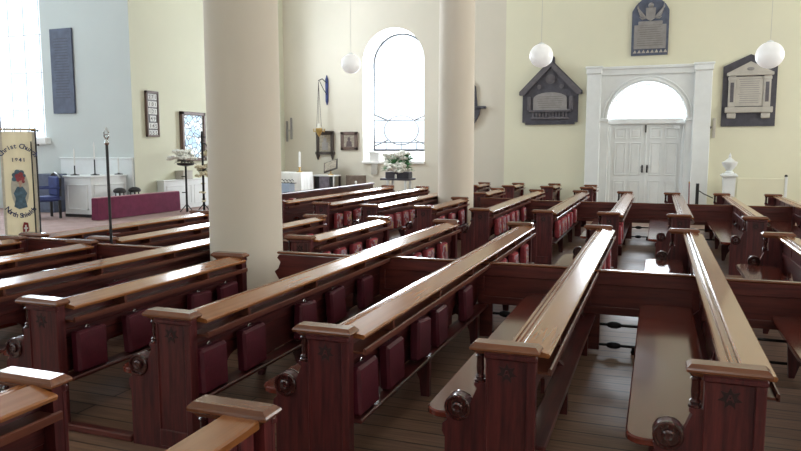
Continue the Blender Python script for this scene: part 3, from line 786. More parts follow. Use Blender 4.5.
MB().box(-.53,.53,-.15,-.045,2.64,2.78,.012).build('sill', M['stone'], t)
for sx in (-1,1): MB().box(sx*.38-.10, sx*.38+.10, -.12, -.045, 2.50, 2.64, .02).build('corbel', M['stone'], t)
# blue slate on the chancel wall
t = thing('wall_monument', 'narrow blue slate tablet on the chancel wall beside the bright left window', 'monument', (-12.97, YCH, 0))
MB().box(-.335,.315,-.05,-.002,2.57,4.50,.006).build('slab', M['slateblue'], t)
b = MB(); lines(b, -.24, .22, 2.9, 4.3, 22, -.0505); b.build('engraving', M['slate'], t)
# one half hidden behind far column
t = thing('wall_monument', 'dark wall monument with jutting shelf, half hidden by the far column', 'monument', (-5.10, YB+.10, 0))
MB().prism([(-.32,2.95),(.27,2.95),(.22,3.5),(0,3.75),(-.22,3.5)], -.06, -.002).build('slab', M['slate'], t)
MB().box(-.53,.53,-.16,-.01,2.88,2.95,.012).build('shelf', M['slate'], t)
MB().prism([(-.36,2.88),(.36,2.88),(.33,2.70),(.2,2.48),(0,2.36),(-.2,2.48),(-.36,2.70)], -.10, -.01).build('apron', M['slate'], t)
MB().box(-.18,.16,-.075,-.05,3.05,3.45,.006).build('inscription_panel', M['stone'], t)

# ------------------------------------------------------------------ lettering
def text_mesh(ch, size):
    c = bpy.data.curves.new('lettering', 'FONT'); c.body = ch; c.size = size; c.align_x = 'CENTER'; c.extrude = .0015; c.offset = .0015
    o = bpy.data.objects.new('lettering', c); COL.objects.link(o)
    bpy.context.view_layer.update()
    me = bpy.data.meshes.new_from_object(o.evaluated_get(bpy.context.evaluated_depsgraph_get()))
    bpy.data.objects.remove(o); bpy.data.curves.remove(c)
    return [tuple(v.co) for v in me.vertices], [tuple(p.vertices) for p in me.polygons], (max([v.co.x for v in me.vertices] or [0])-min([v.co.x for v in me.vertices] or [0]))
def letters(b, chars, place, size):
    """place(k)->(u,z,angle) ; text lies in the x-z plane, facing -y"""
    for k, ch in enumerate(chars):
        if ch == ' ': continue
        vs, fs, _ = text_mesh(ch, size); u, z, a = place(k)
        b.add([(u+x*cos(a)-y*sin(a), -zz, z+x*sin(a)+y*cos(a)) for x, y, zz in vs], fs)

# hymn board on the left wall  (local x runs along the wall, facing +X)
t = thing('hymn_board', 'tall narrow dark hymn board with six rows of white numbers', 'hymn board', (XL, 13.16, 0), radians(90))
# after rz=90 local -y points to +X, local x points to +Y
MB().box(-.20,.20,-.05,-.002,2.04,3.07,.006).build('board', M['framewood'], t)
b = MB()
for (x0,x1,z0,z1) in ((-.21,-.165,2.03,3.08),(.165,.21,2.03,3.08),(-.21,.21,2.03,2.075),(-.21,.21,3.02,3.08)): b.box(x0,x1,-.07,-.002,z0,z1,.008)
b.build('frame', M['framebrown'], t)
rows = ['271','101','121','49','145','355']
for k, r in enumerate(rows):
    z = 2.945-.165*k
    for j, ch in enumerate(r):
        x = (j-(len(r)-1)/2)*.098
        c = MB().box(x-.045, x+.045, -.056, -.05, z-.066, z+.066, .001).build('number_card', M['paper'], t)
        l = MB(); letters(l, ch, lambda q: (x, z-.042, 0), .125); l.xf(Matrix.Translation((0,-.057,0))); l.build('numeral', M['framewood'], c)
# backlit stained glass panel
t = thing('stained_glass_panel', 'framed blue stained glass panel on the left wall beside the near column', 'stained glass', (XL, 14.63, 0), radians(90))
b = MB()
for (x0,x1,z0,z1) in ((-.47,-.39,1.45,2.67),(.39,.47,1.45,2.67),(-.47,.47,1.45,1.53),(-.47,.47,2.59,2.67)): b.box(x0,x1,-.10,-.002,z0,z1,.008)
b.build('frame', M['framebrown'], t)
MB().box(-.39,.39,-.05,-.01,1.53,2.59).build('glass', M['stained'], t)

# ------------------------------------------------------------------ chancel furniture
DZ = .30
t = thing('reading_desk', 'white panelled clergy desk with dark plinth below the chancel wall', 'desk', (-11.2, 11.4, DZ))
MB().box(-.74,0,0,1.04,.06,.84,.006).build('body', M['white'], t)
b = MB()
def frame_y(b, x0,x1,z0,z1,y,w=.03,d=.018):
    b.box(x0,x1,y-d,y+.004,z0,z0+w,.005).box(x0,x1,y-d,y+.004,z1-w,z1,.005).box(x0,x0+w,y-d,y+.004,z0,z1,.005).box(x1-w,x1,y-d,y+.004,z0,z1,.005)
frame_y(b,-.66,-.10,.16,.70,0)
for (y0,y1) in ((.07,.50),(.55,.98)):
    for (a,c,e,f) in ((y0,y1,.16,.19),(y0,y1,.67,.70),(y0,y0+.03,.16,.70),(y1-.03,y1,.16,.70)): b.box(-.004,.018,a,c,e,f,.005)
b.build('panel_moulding', M['white'], t)
MB().box(-.765,.025,-.025,1.055,.84,.885,.012).build('top', M['white'], t)
MB().box(-.745,.006,-.006,1.045,0,.065).build('plinth', M['black'], t)
t = thing('low_screen', 'low white panelled screen behind the clergy desk', 'screen', (-13.17, YCH, DZ))
MB().box(0,2.10,-.05,-.004,0,1.24,.006).build('panel', M['white'], t); MB().box(-.01,2.10,-.075,-.002,1.22,1.26,.01).build('top_moulding', M['white'], t)
for k, (x, y, zt, lab) in enumerate(((-11.78, 11.55, 1.77, 'thin black candlestick at the left end of the clergy desk'), (-11.42, 11.75, 1.90, 'tallest thin black candlestick in the middle of the clergy desk'), (-11.28, 12.3, 1.58, 'short thin candlestick at the right end of the clergy desk'))):
    c = thing('candlestick', lab, 'candlestick', (x,y,DZ+.885), 0, 'candlesticks on the clergy desk')
    MB().lathe([(.09,0),(.09,.015),(.03,.025),(.014,.04),(.012,zt-1.55)], n=14).build('stick', M['iron'], c)
    MB().lathe([(.016,zt-1.56),(.016,zt-1.185-.06),(.005,zt-1.185)], n=10).build('candle', M['paper'], c)
t = thing('armchair', 'blue upholstered armchair with dark frame left of the clergy desk', 'chair', (-12.12, 11.0, DZ), radians(-25))
MB().box(-.28,.28,-.26,.26,.36,.46,.03).build('seat', M['navy'], t)
MB().box(-.28,.28,.20,.29,.46,.88,.03).build('backrest', M['navy'], t)
for sx in (-1,1):
    for sy in (-1,1): MB().box(sx*.27-.025, sx*.27+.025, sy*.24-.025, sy*.24+.025, 0, .38 if sy > 0 else .62, .006).build('leg', M['black'], t)
    MB().box(sx*.28-.03, sx*.28+.03, -.28, .28, .62, .66, .01).build('armrest', M['navy'], t)
MB().tube([(-.3,.25,.46),(-.3,.26,.84),(-.15,.26,.91),(0,.26,.94),(.15,.26,.91),(.3,.26,.84),(.3,.25,.46)], .028, 8).build('back_frame', M['black'], t, smooth=True); MB().box(-.26,.26,-.22,-.19,.12,.15,.004).build('stretcher', M['black'], t)
t = thing('side_cabinet', 'small dark blue cabinet behind the blue armchair', 'cabinet', (-13.2, 12.2, DZ))
MB().box(-.3,.3,-.22,.22,0,.88,.01).build('body', M['slateblue'], t); MB().box(-.26,.26,-.235,-.215,.06,.82,.006).build('door', M['slateblue'], t)
# purple covered rail
t = thing('communion_rail', 'low communion rail under a purple velvet cover', 'communion rail', (-10.62, 10.93, DZ))
prof = [(.035,.01),(.02,.44),(-.01,.455),(-.10,.455),(-.13,.44),(-.145,.01)]
MB().prism(prof, 0, 2.58).build('cover', M['purple'], t)
MB().box(-.12,.012,-.004,2.584,.452,.462,.003).build('top_edge', mat('pale_pink_edging', (.50,.26,.30), .8, vary=.2), t)  # paler pink strip along the top of the cover
for (x, y, lab) in ((-10.98, 11.98, 'black round topped stool behind the purple cover, nearer the clergy desk front'), (-10.91, 12.36, 'black round topped stool behind the purple cover, at its right')):
    s_ = thing('stool', lab, 'stool', (x,y,DZ), 0, 'black stools')
    MB().lathe([(.11,.50),(.133,.52),(.133,.55),(.10,.59),(.04,.61)], n=20).build('seat', M['black'], s_, smooth=True)
    for a in range(4): MB().tube([(.08*cos(a*pi/2+.8),.08*sin(a*pi/2+.8),.51),(.115*cos(a*pi/2+.8),.115*sin(a*pi/2+.8),0)], .014, 6).build('leg', M['black'], s_)
# white chest along the left wall and box on it
t = thing('white_chest', 'long white panelled chest against the left wall beside the near column', 'chest', (XL+.02, 13.25, DZ))
MB().box(0,.20,0,2.15,.0,.68,.006).build('body', M['white'], t); MB().box(-.005,.215,-.02,2.17,.68,.715,.01).build('lid', M['white'], t)
b = MB()
for (a,c) in ((.08,1.02),(1.12,2.06)):
    for (y0,y1,z0,z1) in ((a,c,.10,.13),(a,c,.55,.58),(a,a+.03,.10,.58),(c-.03,c,.10,.58)): b.box(.197,.210,y0,y1,z0,z1,.005)
b.build('panel_moulding', M['white'], t)
t = thing('plain_box', 'small pale box on the white chest below the stained glass panel', 'box', (XL+.14, 14.1, DZ+.717))
MB().box(-.12,.12,-.18,.18,0,.18,.006).build('body', M['stone'], t); MB().box(-.125,.125,-.185,.185,.18,.21,.006).build('lid', M['stone'], t)
# flowers
def blossoms(t, spots, r, m, name='flower'):
    for (x,y,z) in spots:
        b = MB()
        for k in range(6):
            a = k*pi/3+random.random(); e = random.uniform(.2,.7)
            d = Vector((cos(a)*cos(e), sin(a)*cos(e), sin(e))); p0 = Vector((x,y,z)); p1 = p0+d*r*.7; p2 = p0+d*r+Vector((0,0,-.15*r))
            b.tube([p0,p1,p2], [r*.12,r*.34,r*.05], 5)
        b.sphere((x,y,z+.1*r), r*.2, 6); b.build(name, m, t, smooth=True)
def leaves(t, c, rad, n, ln, m, up=.3):
    b = MB()
    for k in range(n):
        a = random.uniform(0,2*pi); e = random.uniform(-.35,1.1)
        d = Vector((cos(a)*cos(e), sin(a)*cos(e), sin(e)+up)).normalized(); p0 = Vector(c)+d*rad*random.uniform(.1,.5); p1 = p0+d*ln*.5; p2 = p0+d*ln+Vector((0,0,-.2*ln))
        w = d.cross(Vector((0,0,1))); w = w.normalized()*ln*.16 if w.length > .01 else Vector((ln*.16,0,0)); h = Vector((0,0,.006))
        b.add([p0+h, p1+w, p2+h*.2, p1-w, p0-h, p1+w-h, p2-h, p1-w-h], [(0,1,2,3),(7,6,5,4),(0,4,5,1),(1,5,6,2),(2,6,7,3),(3,7,4,0)])
    return b.build('foliage', m, t)
def rnd(c, r, n): return [(c[0]+random.uniform(-r[0],r[0]), c[1]+random.uniform(-r[1],r[1]), c[2]+random.uniform(-r[2],r[2])) for _ in range(n)]
t = thing('flower_stand', 'tall thin iron stand with a wide spray of white flowers by the white chest', 'flower stand', (-10.2, 13.25, DZ))
b = MB().tube([(0,0,0),(0,0,1.08)], .024, 8)
for a in range(3): b.tube([(0,0,.18),(.10*cos(a*2.1),.10*sin(a*2.1),.08),(.17*cos(a*2.1),.17*sin(a*2.1),.0)], .011, 6)
for z in (.45,.82): b.tube([(-.09,-.05,z),(.02,.01,z)], .012, 6)
b.build('stand', M['iron'], t)
MB().lathe([(.03,1.05),(.18,1.08),(.20,1.13),(.18,1.13)], n=18).build('bowl', M['black'], t)
leaves(t, (0,0,1.18), .15, 40, .20, M['dryleaf'], .1)
blossoms(t, rnd((0,0,1.29), (.26,.30,.10), 22), .11, M['petal'])
t = thing('flower_stand', 'ornate iron flower stand with ivory flowers on two tiers, against the near column', 'flower stand', (-9.75, 13.28, DZ))
b = MB().tube([(0,0,0),(0,0,1.85)], .026, 8)
for a in range(3): b.tube([(0,0,.2),(.10*cos(a*2.1),.10*sin(a*2.1),.1),(.18*cos(a*2.1),.18*sin(a*2.1),0)], .012, 6)
for z in (.45,.9,1.6): b.lathe([(.018,z-.03),(.04,z),(.018,z+.03)], n=10)
b.tube([(0,0,1.62),(.02,.12,1.55),(.03,.22,1.4)], .012, 6).tube([(-.1,0,1.72),(.1,0,1.72)], .012, 6)
b.build('stand', M['iron'], t)
leaves(t, (0,.02,.93), .10, 22, .14, M['dryleaf']); leaves(t, (.03,.24,1.40), .10, 24, .15, M['dryleaf'])
blossoms(t, rnd((0,.02,.93), (.12,.14,.13), 14), .10, M['petaly']); blossoms(t, rnd((.03,.24,1.42), (.10,.13,.13), 14), .10, M['petaly']); blossoms(t, rnd((0,0,.45), (.06,.07,.2), 5), .06, M['petaly'])

# church warden's wand on the pew end
t = thing('churchwarden_wand', 'tall black wand topped with a silver openwork head, fixed upright to a pew end', 'wand', (-5.30, 5.63, 0))
MB().tube([(0,0,.10),(0,0,1.80)], .0145, 10).build('staff', M['black'], t)
b = MB().lathe([(.016,1.79),(.026,1.81),(.016,1.83),(.012,1.85)], n=12)
b.tube([(0,0,1.84),(-.03,0,1.88),(-.032,0,1.92),(0,0,1.965),(.032,0,1.92),(.03,0,1.88),(0,0,1.84)], .007, 6)
b.tube([(0,0,1.84),(0,-.03,1.88),(0,-.032,1.92),(0,0,1.965),(0,.032,1.92),(0,.03,1.88),(0,0,1.84)], .007, 6)
b.tube([(-.03,0,1.90),(.03,0,1.90)], .008, 6); b.build('silver_head', M['chrome'], t, smooth=True)

# banner
bx, by = -7.19, 6.2
ang = atan2(bx, by)      # facing the near aisle
t = thing('procession_banner', 'cream procession banner lettered in navy with a robed woman, hung from a pole at left', 'banner', (bx, by, 0), -ang)
W2 = .165
cloth = MB(); nx = 15; nz = 10
W2 = .172
vs = []; fs = []
for j in range(nz+1):
    for i in range(nx+1):
        u = -W2 + 2*W2*i/nx; z = .60 + (1.955-.60)*j/nz
        if j == 0: z -= .07*(1-abs(abs(u)/W2-.5)*2)*1 - .03
        y = .008*sin(i*1.15)*(1.1-j/nz*.6)
        vs.append((u, y, z))
for j in range(nz):
    for i in range(nx): fs.append((j*(nx+1)+i, j*(nx+1)+i+1, (j+1)*(nx+1)+i+1, (j+1)*(nx+1)+i))
n0 = len(vs); vs += [(x,y+.010,z) for x,y,z in vs]; fs += [tuple(n0+q for q in f[::-1]) for f in list(fs)]
cloth.add(vs, fs).build('cloth', M['banner'], t, smooth=True)
b = MB()
for sx in (-1,1): b.box(sx*W2-.014, sx*W2+.014, -.006, .016, .57, 1.955, .003)
b.build('fringe', M['banneredge'], t)
b = MB()
letters(b, 'Christ Church', lambda k: (.20*sin((k-5.8)*.158), 1.55+.21*cos((k-5.8)*.158), -(k-5.8)*.158), .080)
b.xf(Matrix.Translation((0,-.014,0))); b.build('lettering', M['navyink'], t)
b = MB(); letters(b, '1841', lambda k: ((k-1.5)*.040, 1.60, 0), .062); b.xf(Matrix.Translation((0,-.014,0))); b.build('lettering', M['navyink'], t)
b = MB(); letters(b, 'North Shields', lambda k: (.20*sin((k-6)*.150), 1.16-.235*cos((k-6)*.150), (k-6)*.150), .080)
b.xf(Matrix.Translation((0,-.014,0))); b.build('lettering', M['navyink'], t)
def disc(b, x, z, rx, rz, y=-.012, n=16): b.prism([(x+rx*cos(2*pi*k/n), z+rz*sin(2*pi*k/n)) for k in range(n)], y-.003, y+.003)
b = MB(); disc(b, 0, 1.27, .095, .235, -.0095, 24); b.build('oval_ground', mat('pale_silk', (.62,.60,.52), .7, vary=.2, vscale=(20,20,20)), t)
b = MB(); b.prism([(-.03,1.30),(.03,1.30),(.075,1.22),(.05,1.16),(.07,1.05),(-.02,1.03),(-.07,1.06),(-.05,1.16),(-.07,1.22)], -.018, -.010).build('robe', M['teal'], t)
b = MB()
for (x,z,r) in ((-.05,1.44,.028),(-.02,1.475,.03),(.025,1.47,.028),(-.055,1.39,.026),(.05,1.43,.02)): disc(b, x, z, r, r, -.013)
b.build('headdress_leaves', M['teal'], t)
b = MB()
for (x,z,r) in ((-.02,1.425,.028),(.015,1.445,.026),(.03,1.40,.026),(-.01,1.385,.026),(.038,1.36,.018)): disc(b, x, z, r, r*1.1, -.016)
b.build('hair', M['rose'], t)
b = MB(); disc(b, .008, 1.345, .02, .027, -.019); b.box(-.006,.016,-.018,-.012,1.29,1.33); b.build('face', M['skin'], t)
b = MB(); b.prism([(.02,.87),(.065,.86),(.075,.78),(.045,.725),(.005,.74),(.003,.81)], -.018, -.010).build('shield', M['shieldred'], t)
b = MB(); b.box(.030,.046,-.021,-.016,.755,.835).box(.015,.061,-.021,-.016,.788,.804).build('shield_cross', M['paper'], t)
MB().tube([(-W2-.03,.03,1.985),(W2+.03,.03,1.985)], .010, 8).build('crossbar', M['brass'], t)
for k in range(4): MB().tube([(-W2+.05+k*(2*W2-.1)/3, .03+.014*cos(a*pi/4), 1.978+.022*sin(a*pi/4)) for a in range(9)], .005, 6).build('ring', M['chrome'], t)
MB().tube([(W2-.028,-.03,.0),(W2-.028,-.03,1.84)], .0085, 8).build('pole', M['black'], t)
b = MB().tube([(W2+.024,.04,0),(W2+.024,.04,1.97)], .010, 8)
for z in (1.80,1.97): b.tube([(W2-.02,.04,z),(W2+.05,.04,z)], .007, 6); b.sphere((W2+.052,.04,z), .012, 8); b.sphere((W2+.024,.04,z+.02), .012, 8)
b.build('pole', M['iron'], t)
MB().box(-.16,.16,.0,.12,0,.05,.01).build('base', M['iron'], t).location = (W2-.05,-.03,0)

# ------------------------------------------------------------------ side chapel
t = thing('altar', 'altar under a white cloth right of the near column', 'altar', (-10.08, 17.9, 0))
b = MB(); n = 40
vs = []; fs = []
ring = []
hw, hd = .53, .36
for (sx0,sy0,sx1,sy1) in ((-1,-1,1,-1),(1,-1,1,1),(1,1,-1,1),(-1,1,-1,-1)):
    for k in range(12):
        f = k/12; ring.append(((sx0+(sx1-sx0)*f)*hw, (sy0+(sy1-sy0)*f)*hd))
N_ = len(ring)
for z, amp in ((1.08,0),(1.07,.004),(.7,.018),(.12,.03)):
    for k,(x,y) in enumerate(ring):
        s_ = 1+ (amp*(1+sin(k*2.1)))/.5; vs.append((x*s_, y*s_, z))
for l in range(3):
    for k in range(N_): fs.append((l*N_+k, l*N_+(k+1)%N_, (l+1)*N_+(k+1)%N_, (l+1)*N_+k))
fs.append(tuple(range(N_)))
b.add(vs, fs).build('altar_cloth', M['whitecloth'], t, smooth=True)
MB().box(-.50,.50,-.33,.33,0,1.06,.01).build('table', M['framewood'], t)
t = thing('altar_candle', 'white candle on a brass holder standing on the altar', 'candle', (-9.78, 17.9, 1.08))
MB().lathe([(.09,0),(.09,.015),(.03,.04),(.02,.10),(.045,.13),(.045,.145),(.03,.15)], n=16).build('holder', M['brass'], t, smooth=True)
MB().lathe([(.032,.145),(.032,.585),(.006,.59),(.004,.62)], n=14).build('candle', M['whitecloth'], t)
t = thing('credence_table', 'small table with white cloth edge and dark grey hangings right of the altar', 'table', (-9.42, 18.95, 0))
MB().box(-.37,.37,-.25,.25,.93,.97,.008).build('tabletop', M['whitecloth'], t)
for sx in (-1,1):
    for sy in (-1,1): MB().box(sx*.33-.03,sx*.33+.03,sy*.21-.03,sy*.21+.03,0,.93,.005).build('leg', M['framewood'], t)
    MB().box(sx*.35-.022,sx*.35+.022,-.262,-.245,.35,.96,.004).build('cloth_fall', M['whitecloth'], t)
MB().box(-.14,.20,-.235,-.20,.05,.93,.006).build('hanging', M['greycurtain'], t)
MB().box(-.32,-.14,-.20,-.17,.05,.93,.006).box(.20,.32,-.20,-.17,.05,.93,.006).build('dark_hanging', M['black'], t)
t = thing('missal_stand', 'open book on a tilted dark stand on the small table', 'book stand', (-9.27, 18.92, .97))
MB().lathe([(.09,0),(.08,.02),(.02,.04),(.02,.16)], n=14).build('foot', M['brass'], t)
o = MB().box(-.24,.24,-.015,.015,-.19,.19,.006).build('desk', M['framewood'], t); o.location = (0,0,.27); o.rotation_euler = (radians(-35), radians(-18), 0)
o2 = MB().box(-.20,-.005,-.035,-.015,-.15,.15,.005).box(.005,.20,-.035,-.015,-.15,.15,.005).build('open_book', M['icon'], t); o2.location = (0,0,.27); o2.rotation_euler = (radians(-35), radians(-18), 0)
t = thing('wooden_chair', 'brown wooden chair against the wall under the arched window left jamb', 'chair', (-8.42, 18.7, 0), radians(6))
MB().box(-.30,.30,-.26,.26,.42,.48,.02).build('seat', M['chairwood'], t); MB().box(-.31,.31,.22,.28,.56,.97,.02).build('backrest', M['chairwood'], t)
for sx in (-1,1):
    MB().box(sx*.29-.025,sx*.29+.025,.22,.28,0,.97,.006).build('leg', M['chairwood'], t); MB().box(sx*.29-.025,sx*.29+.025,-.26,-.21,0,.62,.006).build('leg', M['chairwood'], t)
    MB().box(sx*.29-.03,sx*.29+.03,-.27,.25,.62,.66,.01).build('armrest', M['chairwood'], t)
t = thing('altar_vase', 'small white figure on the seat of the brown wooden chair', 'figurine', (-8.30, 18.60, .483))
MB().lathe([(.05,0),(.05,.02),(.03,.06),(.05,.14),(.045,.2),(.02,.24),(.035,.28),(.03,.32),(.005,.34)], n=14).build('body', M['paper'], t, smooth=True)
t = thing('icon_shelf_frame', 'dark framed icon with two bracket feet, left of the two wall pictures', 'icon', (-9.62, YB+.10, 0))
MB().box(-.26,.26,-.05,-.002,1.62,2.27,.006).build('backing', M['icon'], t)
b = MB()
for (x0,x1,z0,z1) in ((-.29,-.20,1.60,2.28),(.20,.29,1.60,2.28),(-.30,.30,2.18,2.30),(-.32,.32,1.58,1.67)): b.box(x0,x1,-.09,-.002,z0,z1,.008)
for sx in (-1,1): b.prism([(sx*.30,1.58),(sx*.20,1.58),(sx*.22,1.50),(sx*.25,1.42),(sx*.28,1.50)], -.08, -.002)
b.build('frame', M['framewood'], t)
b = MB(); b.box(-.10,.10,-.056,-.048,1.72,1.96,.003); disc(b, 0, 2.02, .06, .08, -.052); b.build('figure', M['stonegrey'], t)
t = thing('framed_icon', 'square brown framed icon of a haloed figure beside the arched window', 'icon', (-8.81, YB+.10, 0))
MB().box(-.2,.2,-.04,-.002,1.80,2.18,.004).build('backing', M['icon'], t)
b = MB()
for (x0,x1,z0,z1) in ((-.285,-.17,1.715,2.27),(.17,.285,1.715,2.27),(-.285,.285,1.715,1.81),(-.285,.285,2.17,2.27)): b.box(x0,x1,-.06,-.002,z0,z1,.012)
b.build('frame', M['framebrown'], t)
b = MB(); disc(b, 0, 2.05, .05, .06, -.043); b.prism([(-.10,1.82),(.10,1.82),(.08,1.96),(0,2.03),(-.08,1.96)], -.047, -.040); b.build('figure', M['iconfig'], t)
# sanctuary lamp
t = thing('sanctuary_lamp', 'brass hanging lamp on long chains from a blue wall bracket', 'lamp', (-9.55, YB+.10, 0))
MB().prism([(-.04,3.2),(0,3.08),(.04,3.2),(.045,3.85),(0,3.98),(-.045,3.85)], -.04, -.002).build('wall_plate', M['navy'], t)
b = MB().tube([(0,-.03,3.75),(-.06,-.2,3.86),(-.12,-.34,3.80)], .014, 8).tube([(0,-.03,3.40),(-.05,-.15,3.55),(-.10,-.3,3.78)], .010, 6); b.build('bracket_arm', M['iron'], t, smooth=True)
b = MB()
for a in range(3): b.tube([(-.12,-.34,3.78),(-.12+.035*cos(a*2.1),-.34+.035*sin(a*2.1),3.2),(-.12+.08*cos(a*2.1),-.34+.08*sin(a*2.1),2.42)], .007, 5)
b.build('chains', M['framewood'], t)
b = MB().lathe([(.015,2.12),(.03,2.15),(.06,2.20),(.10,2.28),(.11,2.36),(.09,2.38),(.03,2.37)], c=(-.12,-.34,0), n=18)
for a in range(6): b.tube([(-.12+.10*cos(a*pi/3),-.34+.10*sin(a*pi/3),2.30),(-.12+.18*cos(a*pi/3),-.34+.18*sin(a*pi/3),2.27),(-.12+.19*cos(a*pi/3),-.34+.19*sin(a*pi/3),2.36)], .014, 6)
b.build('bowl', M['brass'], t, smooth=True)
MB().lathe([(.05,2.37),(.05,2.50),(.02,2.52)], c=(-.12,-.34,0), n=12).build('glass', M['petal'], t)
t = thing('wall_sconce', 'pale upright fitting in the corner right of the near column', 'wall fitting', (-10.87, YB+.10, 0))
MB().box(-.11,-.05,-.05,-.002,1.98,2.62,.006).box(.04,.10,-.05,-.002,2.05,2.72,.006).build('bars', M['stonegrey'], t); MB().box(-.12,.12,-.035,-.002,2.3,2.36,.004).build('clip', M['stone'], t)
# lectern with blue cloth
t = thing('cloth_stand', 'small stand draped in pale blue cloth at the near column edge', 'stand', (-7.46, 13.0, 0))
MB().box(-.17,.17,-.12,.12,.62,1.02,.012).build('cloth', M['bluecloth'], t); MB().tube([(0,0,0),(0,0,.64)], .03, 10).build('post', M['iron'], t)
MB().lathe([(.18,0),(.18,.03),(.05,.05)], n=16).build('base', M['iron'], t)
t = thing('iron_ornament', 'small scrolled black ornament on the pale blue cloth', 'ornament', (-7.42, 13.0, 1.02))
b = MB().box(-.20,.22,-.04,.04,0,.016,.004)
for k in range(4): b.tube([(-.12+.08*k,0,.014),(-.15+.08*k,0,.06),(-.10+.08*k,0,.085),(-.07+.08*k,0,.05)], .010, 6)
b.build('scrollwork', M['black'], t)
# lilies
t = thing('flower_pedestal', 'dark topped white legged table under the lilies', 'table', (-6.65, 17.8, 0))
MB().box(-.46,.40,-.26,.26,.90,.955,.01).build('tabletop', M['slate'], t)
for sx in (-1,1):
    for sy in (-1,1): MB().box(sx*.26-.03,sx*.26+.03,sy*.2-.03,sy*.2+.03,0,.90,.006).build('leg', M['white'], t)
t = thing('lily_arrangement', 'large arrangement of white lilies and green leaves before the arched window', 'flowers', (-6.65, 17.8, .955))
MB().box(-.34,.34,-.16,.16,0,.17,.012).build('trough', M['slate'], t)
leaves(t, (0,0,.25), .28, 170, .32, M['leaf'], .35); leaves(t, (-.2,0,.25), .14, 60, .28, M['leaf']); leaves(t, (.14,0,.45), .18, 90, .32, M['leaf'])
blossoms(t, rnd((-.02,-.12,.42), (.31,.20,.27), 42), .15, M['petal'])
t = thing('votive_light', 'tiny white candle before the lilies on the dark table', 'candle', (-6.66, 17.58, .955))
MB().lathe([(.03,0),(.03,.10),(.004,.12)], n=10).build('candle', M['petal'], t)
t = thing('sill_card', 'white card box standing on the window sill left end', 'box', (-7.98, YB+.09, .99))
MB().box(-.16,.16,-.05,.05,.36,.66,.01).build('box', M['paper'], t); MB().box(-.10,.10,-.05,.04,0,.37,.01).build('foot', M['stone'], t)
MB().box(-.20,.20,-.08,.08,.64,.68,.01).build('lid', M['paper'], t)

# ------------------------------------------------------------------ right of the doors
t = thing('newel_post', 'white square newel post with an urn finial right of the doors', 'newel post', (1.63, 18.35, 0))
MB().prism([(-.105,0),(.105,0),(.14,1.10),(-.14,1.10)], -.12, .12).box(-.18,.18,-.18,.18,1.09,1.14,.012).box(-.15,.15,-.15,.15,1.14,1.17,.008).build('post', M['white'], t)
MB().lathe([(.10,1.17),(.10,1.20),(.06,1.23),(.09,1.27),(.155,1.36),(.175,1.42),(.175,1.44),(.12,1.46),(.09,1.49),(.05,1.52),(.025,1.55),(.035,1.58),(.012,1.64),(.003,1.66)], n=20).build('urn_finial', M['white'], t, smooth=True)
t = thing('panelled_screen', 'low white panel screen right of the urn topped post', 'screen', (1.80, 18.62, 0))
MB().box(.03,1.06,-.03,.03,.0,1.05,.006).build('panel', M['wall'], t); MB().box(1.06,1.115,-.04,.04,0,1.09,.006).build('post', M['white'], t)
MB().lathe([(.035,1.09),(.035,1.12),(.02,1.14)], c=(1.085,0,0), n=12).build('knob', M['black'], t)
t = thing('handrail_post', 'short black post with a sloping black rail right of the doors', 'handrail', (.90, 17.55, 0))
MB().box(-.035,.035,-.035,.035,0,.95,.006).build('post', M['black'], t); MB().tube([(0,0,.80),(.14,0,.71),(.34,0,.615)], .012, 8).build('rail', M['black'], t)
t = thing('red_stick', 'thin red stick leaning beside the short black post', 'stick', (.74, 17.6, 0))
MB().tube([(.03,0,0),(-.01,0,.5),(-.02,0,.96)], .013, 8).build('stick', M['shieldred'], t); MB().lathe([(.014,.95),(.02,.97),(.008,.99)], c=(-.02,0,0), n=8).build('knob', M['brass'], t)
t = thing('wall_box', 'slim white wall box with black button right of the doorcase', 'wall fitting', (1.30, YB, 0))
MB().box(-.035,.035,-.05,-.002,2.03,2.52,.006).build('case', M['stone'], t); MB().sphere((-.09,-.03,2.29), .035, 10).build('button', M['black'], t)
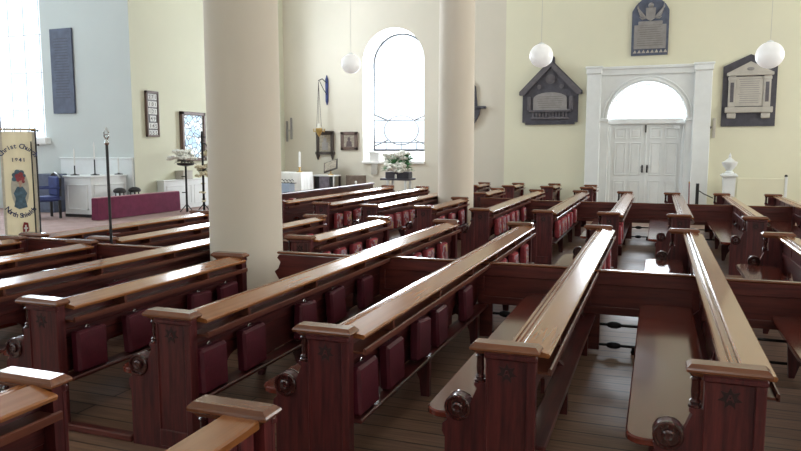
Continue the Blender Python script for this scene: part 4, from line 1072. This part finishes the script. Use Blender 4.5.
# ------------------------------------------------------------------ daylight through the windows
def W(name, place, hole, L, inward, col=(.86,.93,1.0), d=.9):
    a, c, s, sp = hole; w_ = c-a; h = sp+w_/2-s
    u, z = (a+c)/2, s+h/2
    p = place(u, z, d)
    rot = {'-y': (radians(90),0,pi*0), '+y': (radians(-90),0,0), '+x': (radians(90),0,radians(-90)), '-x': (radians(90),0,radians(90))}[inward]
    # area light points along its local -Z
    v = {'-y': Vector((0,-1,0)), '+y': Vector((0,1,0)), '+x': Vector((1,0,0)), '-x': Vector((-1,0,0))}[inward]
    o = sky_light(name, p, w_*1.25, h*1.15, v.to_track_quat('-Z','Y').to_euler(), L, col)
    return o
KL = 1.0
W('daylight', place_back2, WIN, 26*KL, '-y')
W('daylight', place_back, (DOOR[0], DOOR[1], 2.54, 2.54), 22*KL, '-y')
W('daylight', place_ch, CW, 20*KL, '-y', (.80,.90,1.0))
W('daylight', place_left, UPW, 16*KL, '+x', d=.7)
W('daylight', place_chend, (4.5,8.5,3,5.6), 5*KL, '+x', d=.7)
W('daylight', place_left, (-4.2,-1.8,1.5,5), 2*KL, '+x', d=.7)
for h, q in zip(RW, (1.2, 3, 9, 10)): W('daylight', place_right, h, q*KL, '-x', (1.0,.97,.90), d=.7)  # lamps for the added, unseen windows on the right
for h in FW: W('daylight', place_front, h, 1.7*KL, '+y', (1.0,.96,.90), d=.7)  # lamps for the added, unseen windows behind the camera
wd = bpy.data.worlds.new('World'); SC.world = wd; wd.use_nodes = True
wd.node_tree.nodes['Background'].inputs[0].default_value = (.85,.93,1,1); wd.node_tree.nodes['Background'].inputs[1].default_value = 1.6

# ------------------------------------------------------------------ camera
f_px, hz, vpx = 690.0, 149.0, 658.0
p = atan((225.5-hz)/f_px); yaw = atan((vpx-400.5)/(f_px/cos(p)))
cam = bpy.data.cameras.new('camera'); co = bpy.data.objects.new('camera', cam); COL.objects.link(co)
cam.sensor_fit = 'HORIZONTAL'; cam.sensor_width = 36; cam.lens = 36*f_px/801; cam.clip_start = .05
co.location = (0,0,1.75); co.rotation_euler = (pi/2-p, 0, yaw); SC.camera = co
SC.view_settings.view_transform = 'Standard'; SC.view_settings.look = 'None'; SC.view_settings.gamma = 1; SC.view_settings.use_curve_mapping = False
SC.view_settings.exposure = 0.15
SC.cycles.use_denoising = True
SC.cycles.max_bounces = 10; SC.cycles.diffuse_bounces = 6; SC.cycles.sample_clamp_indirect = 8
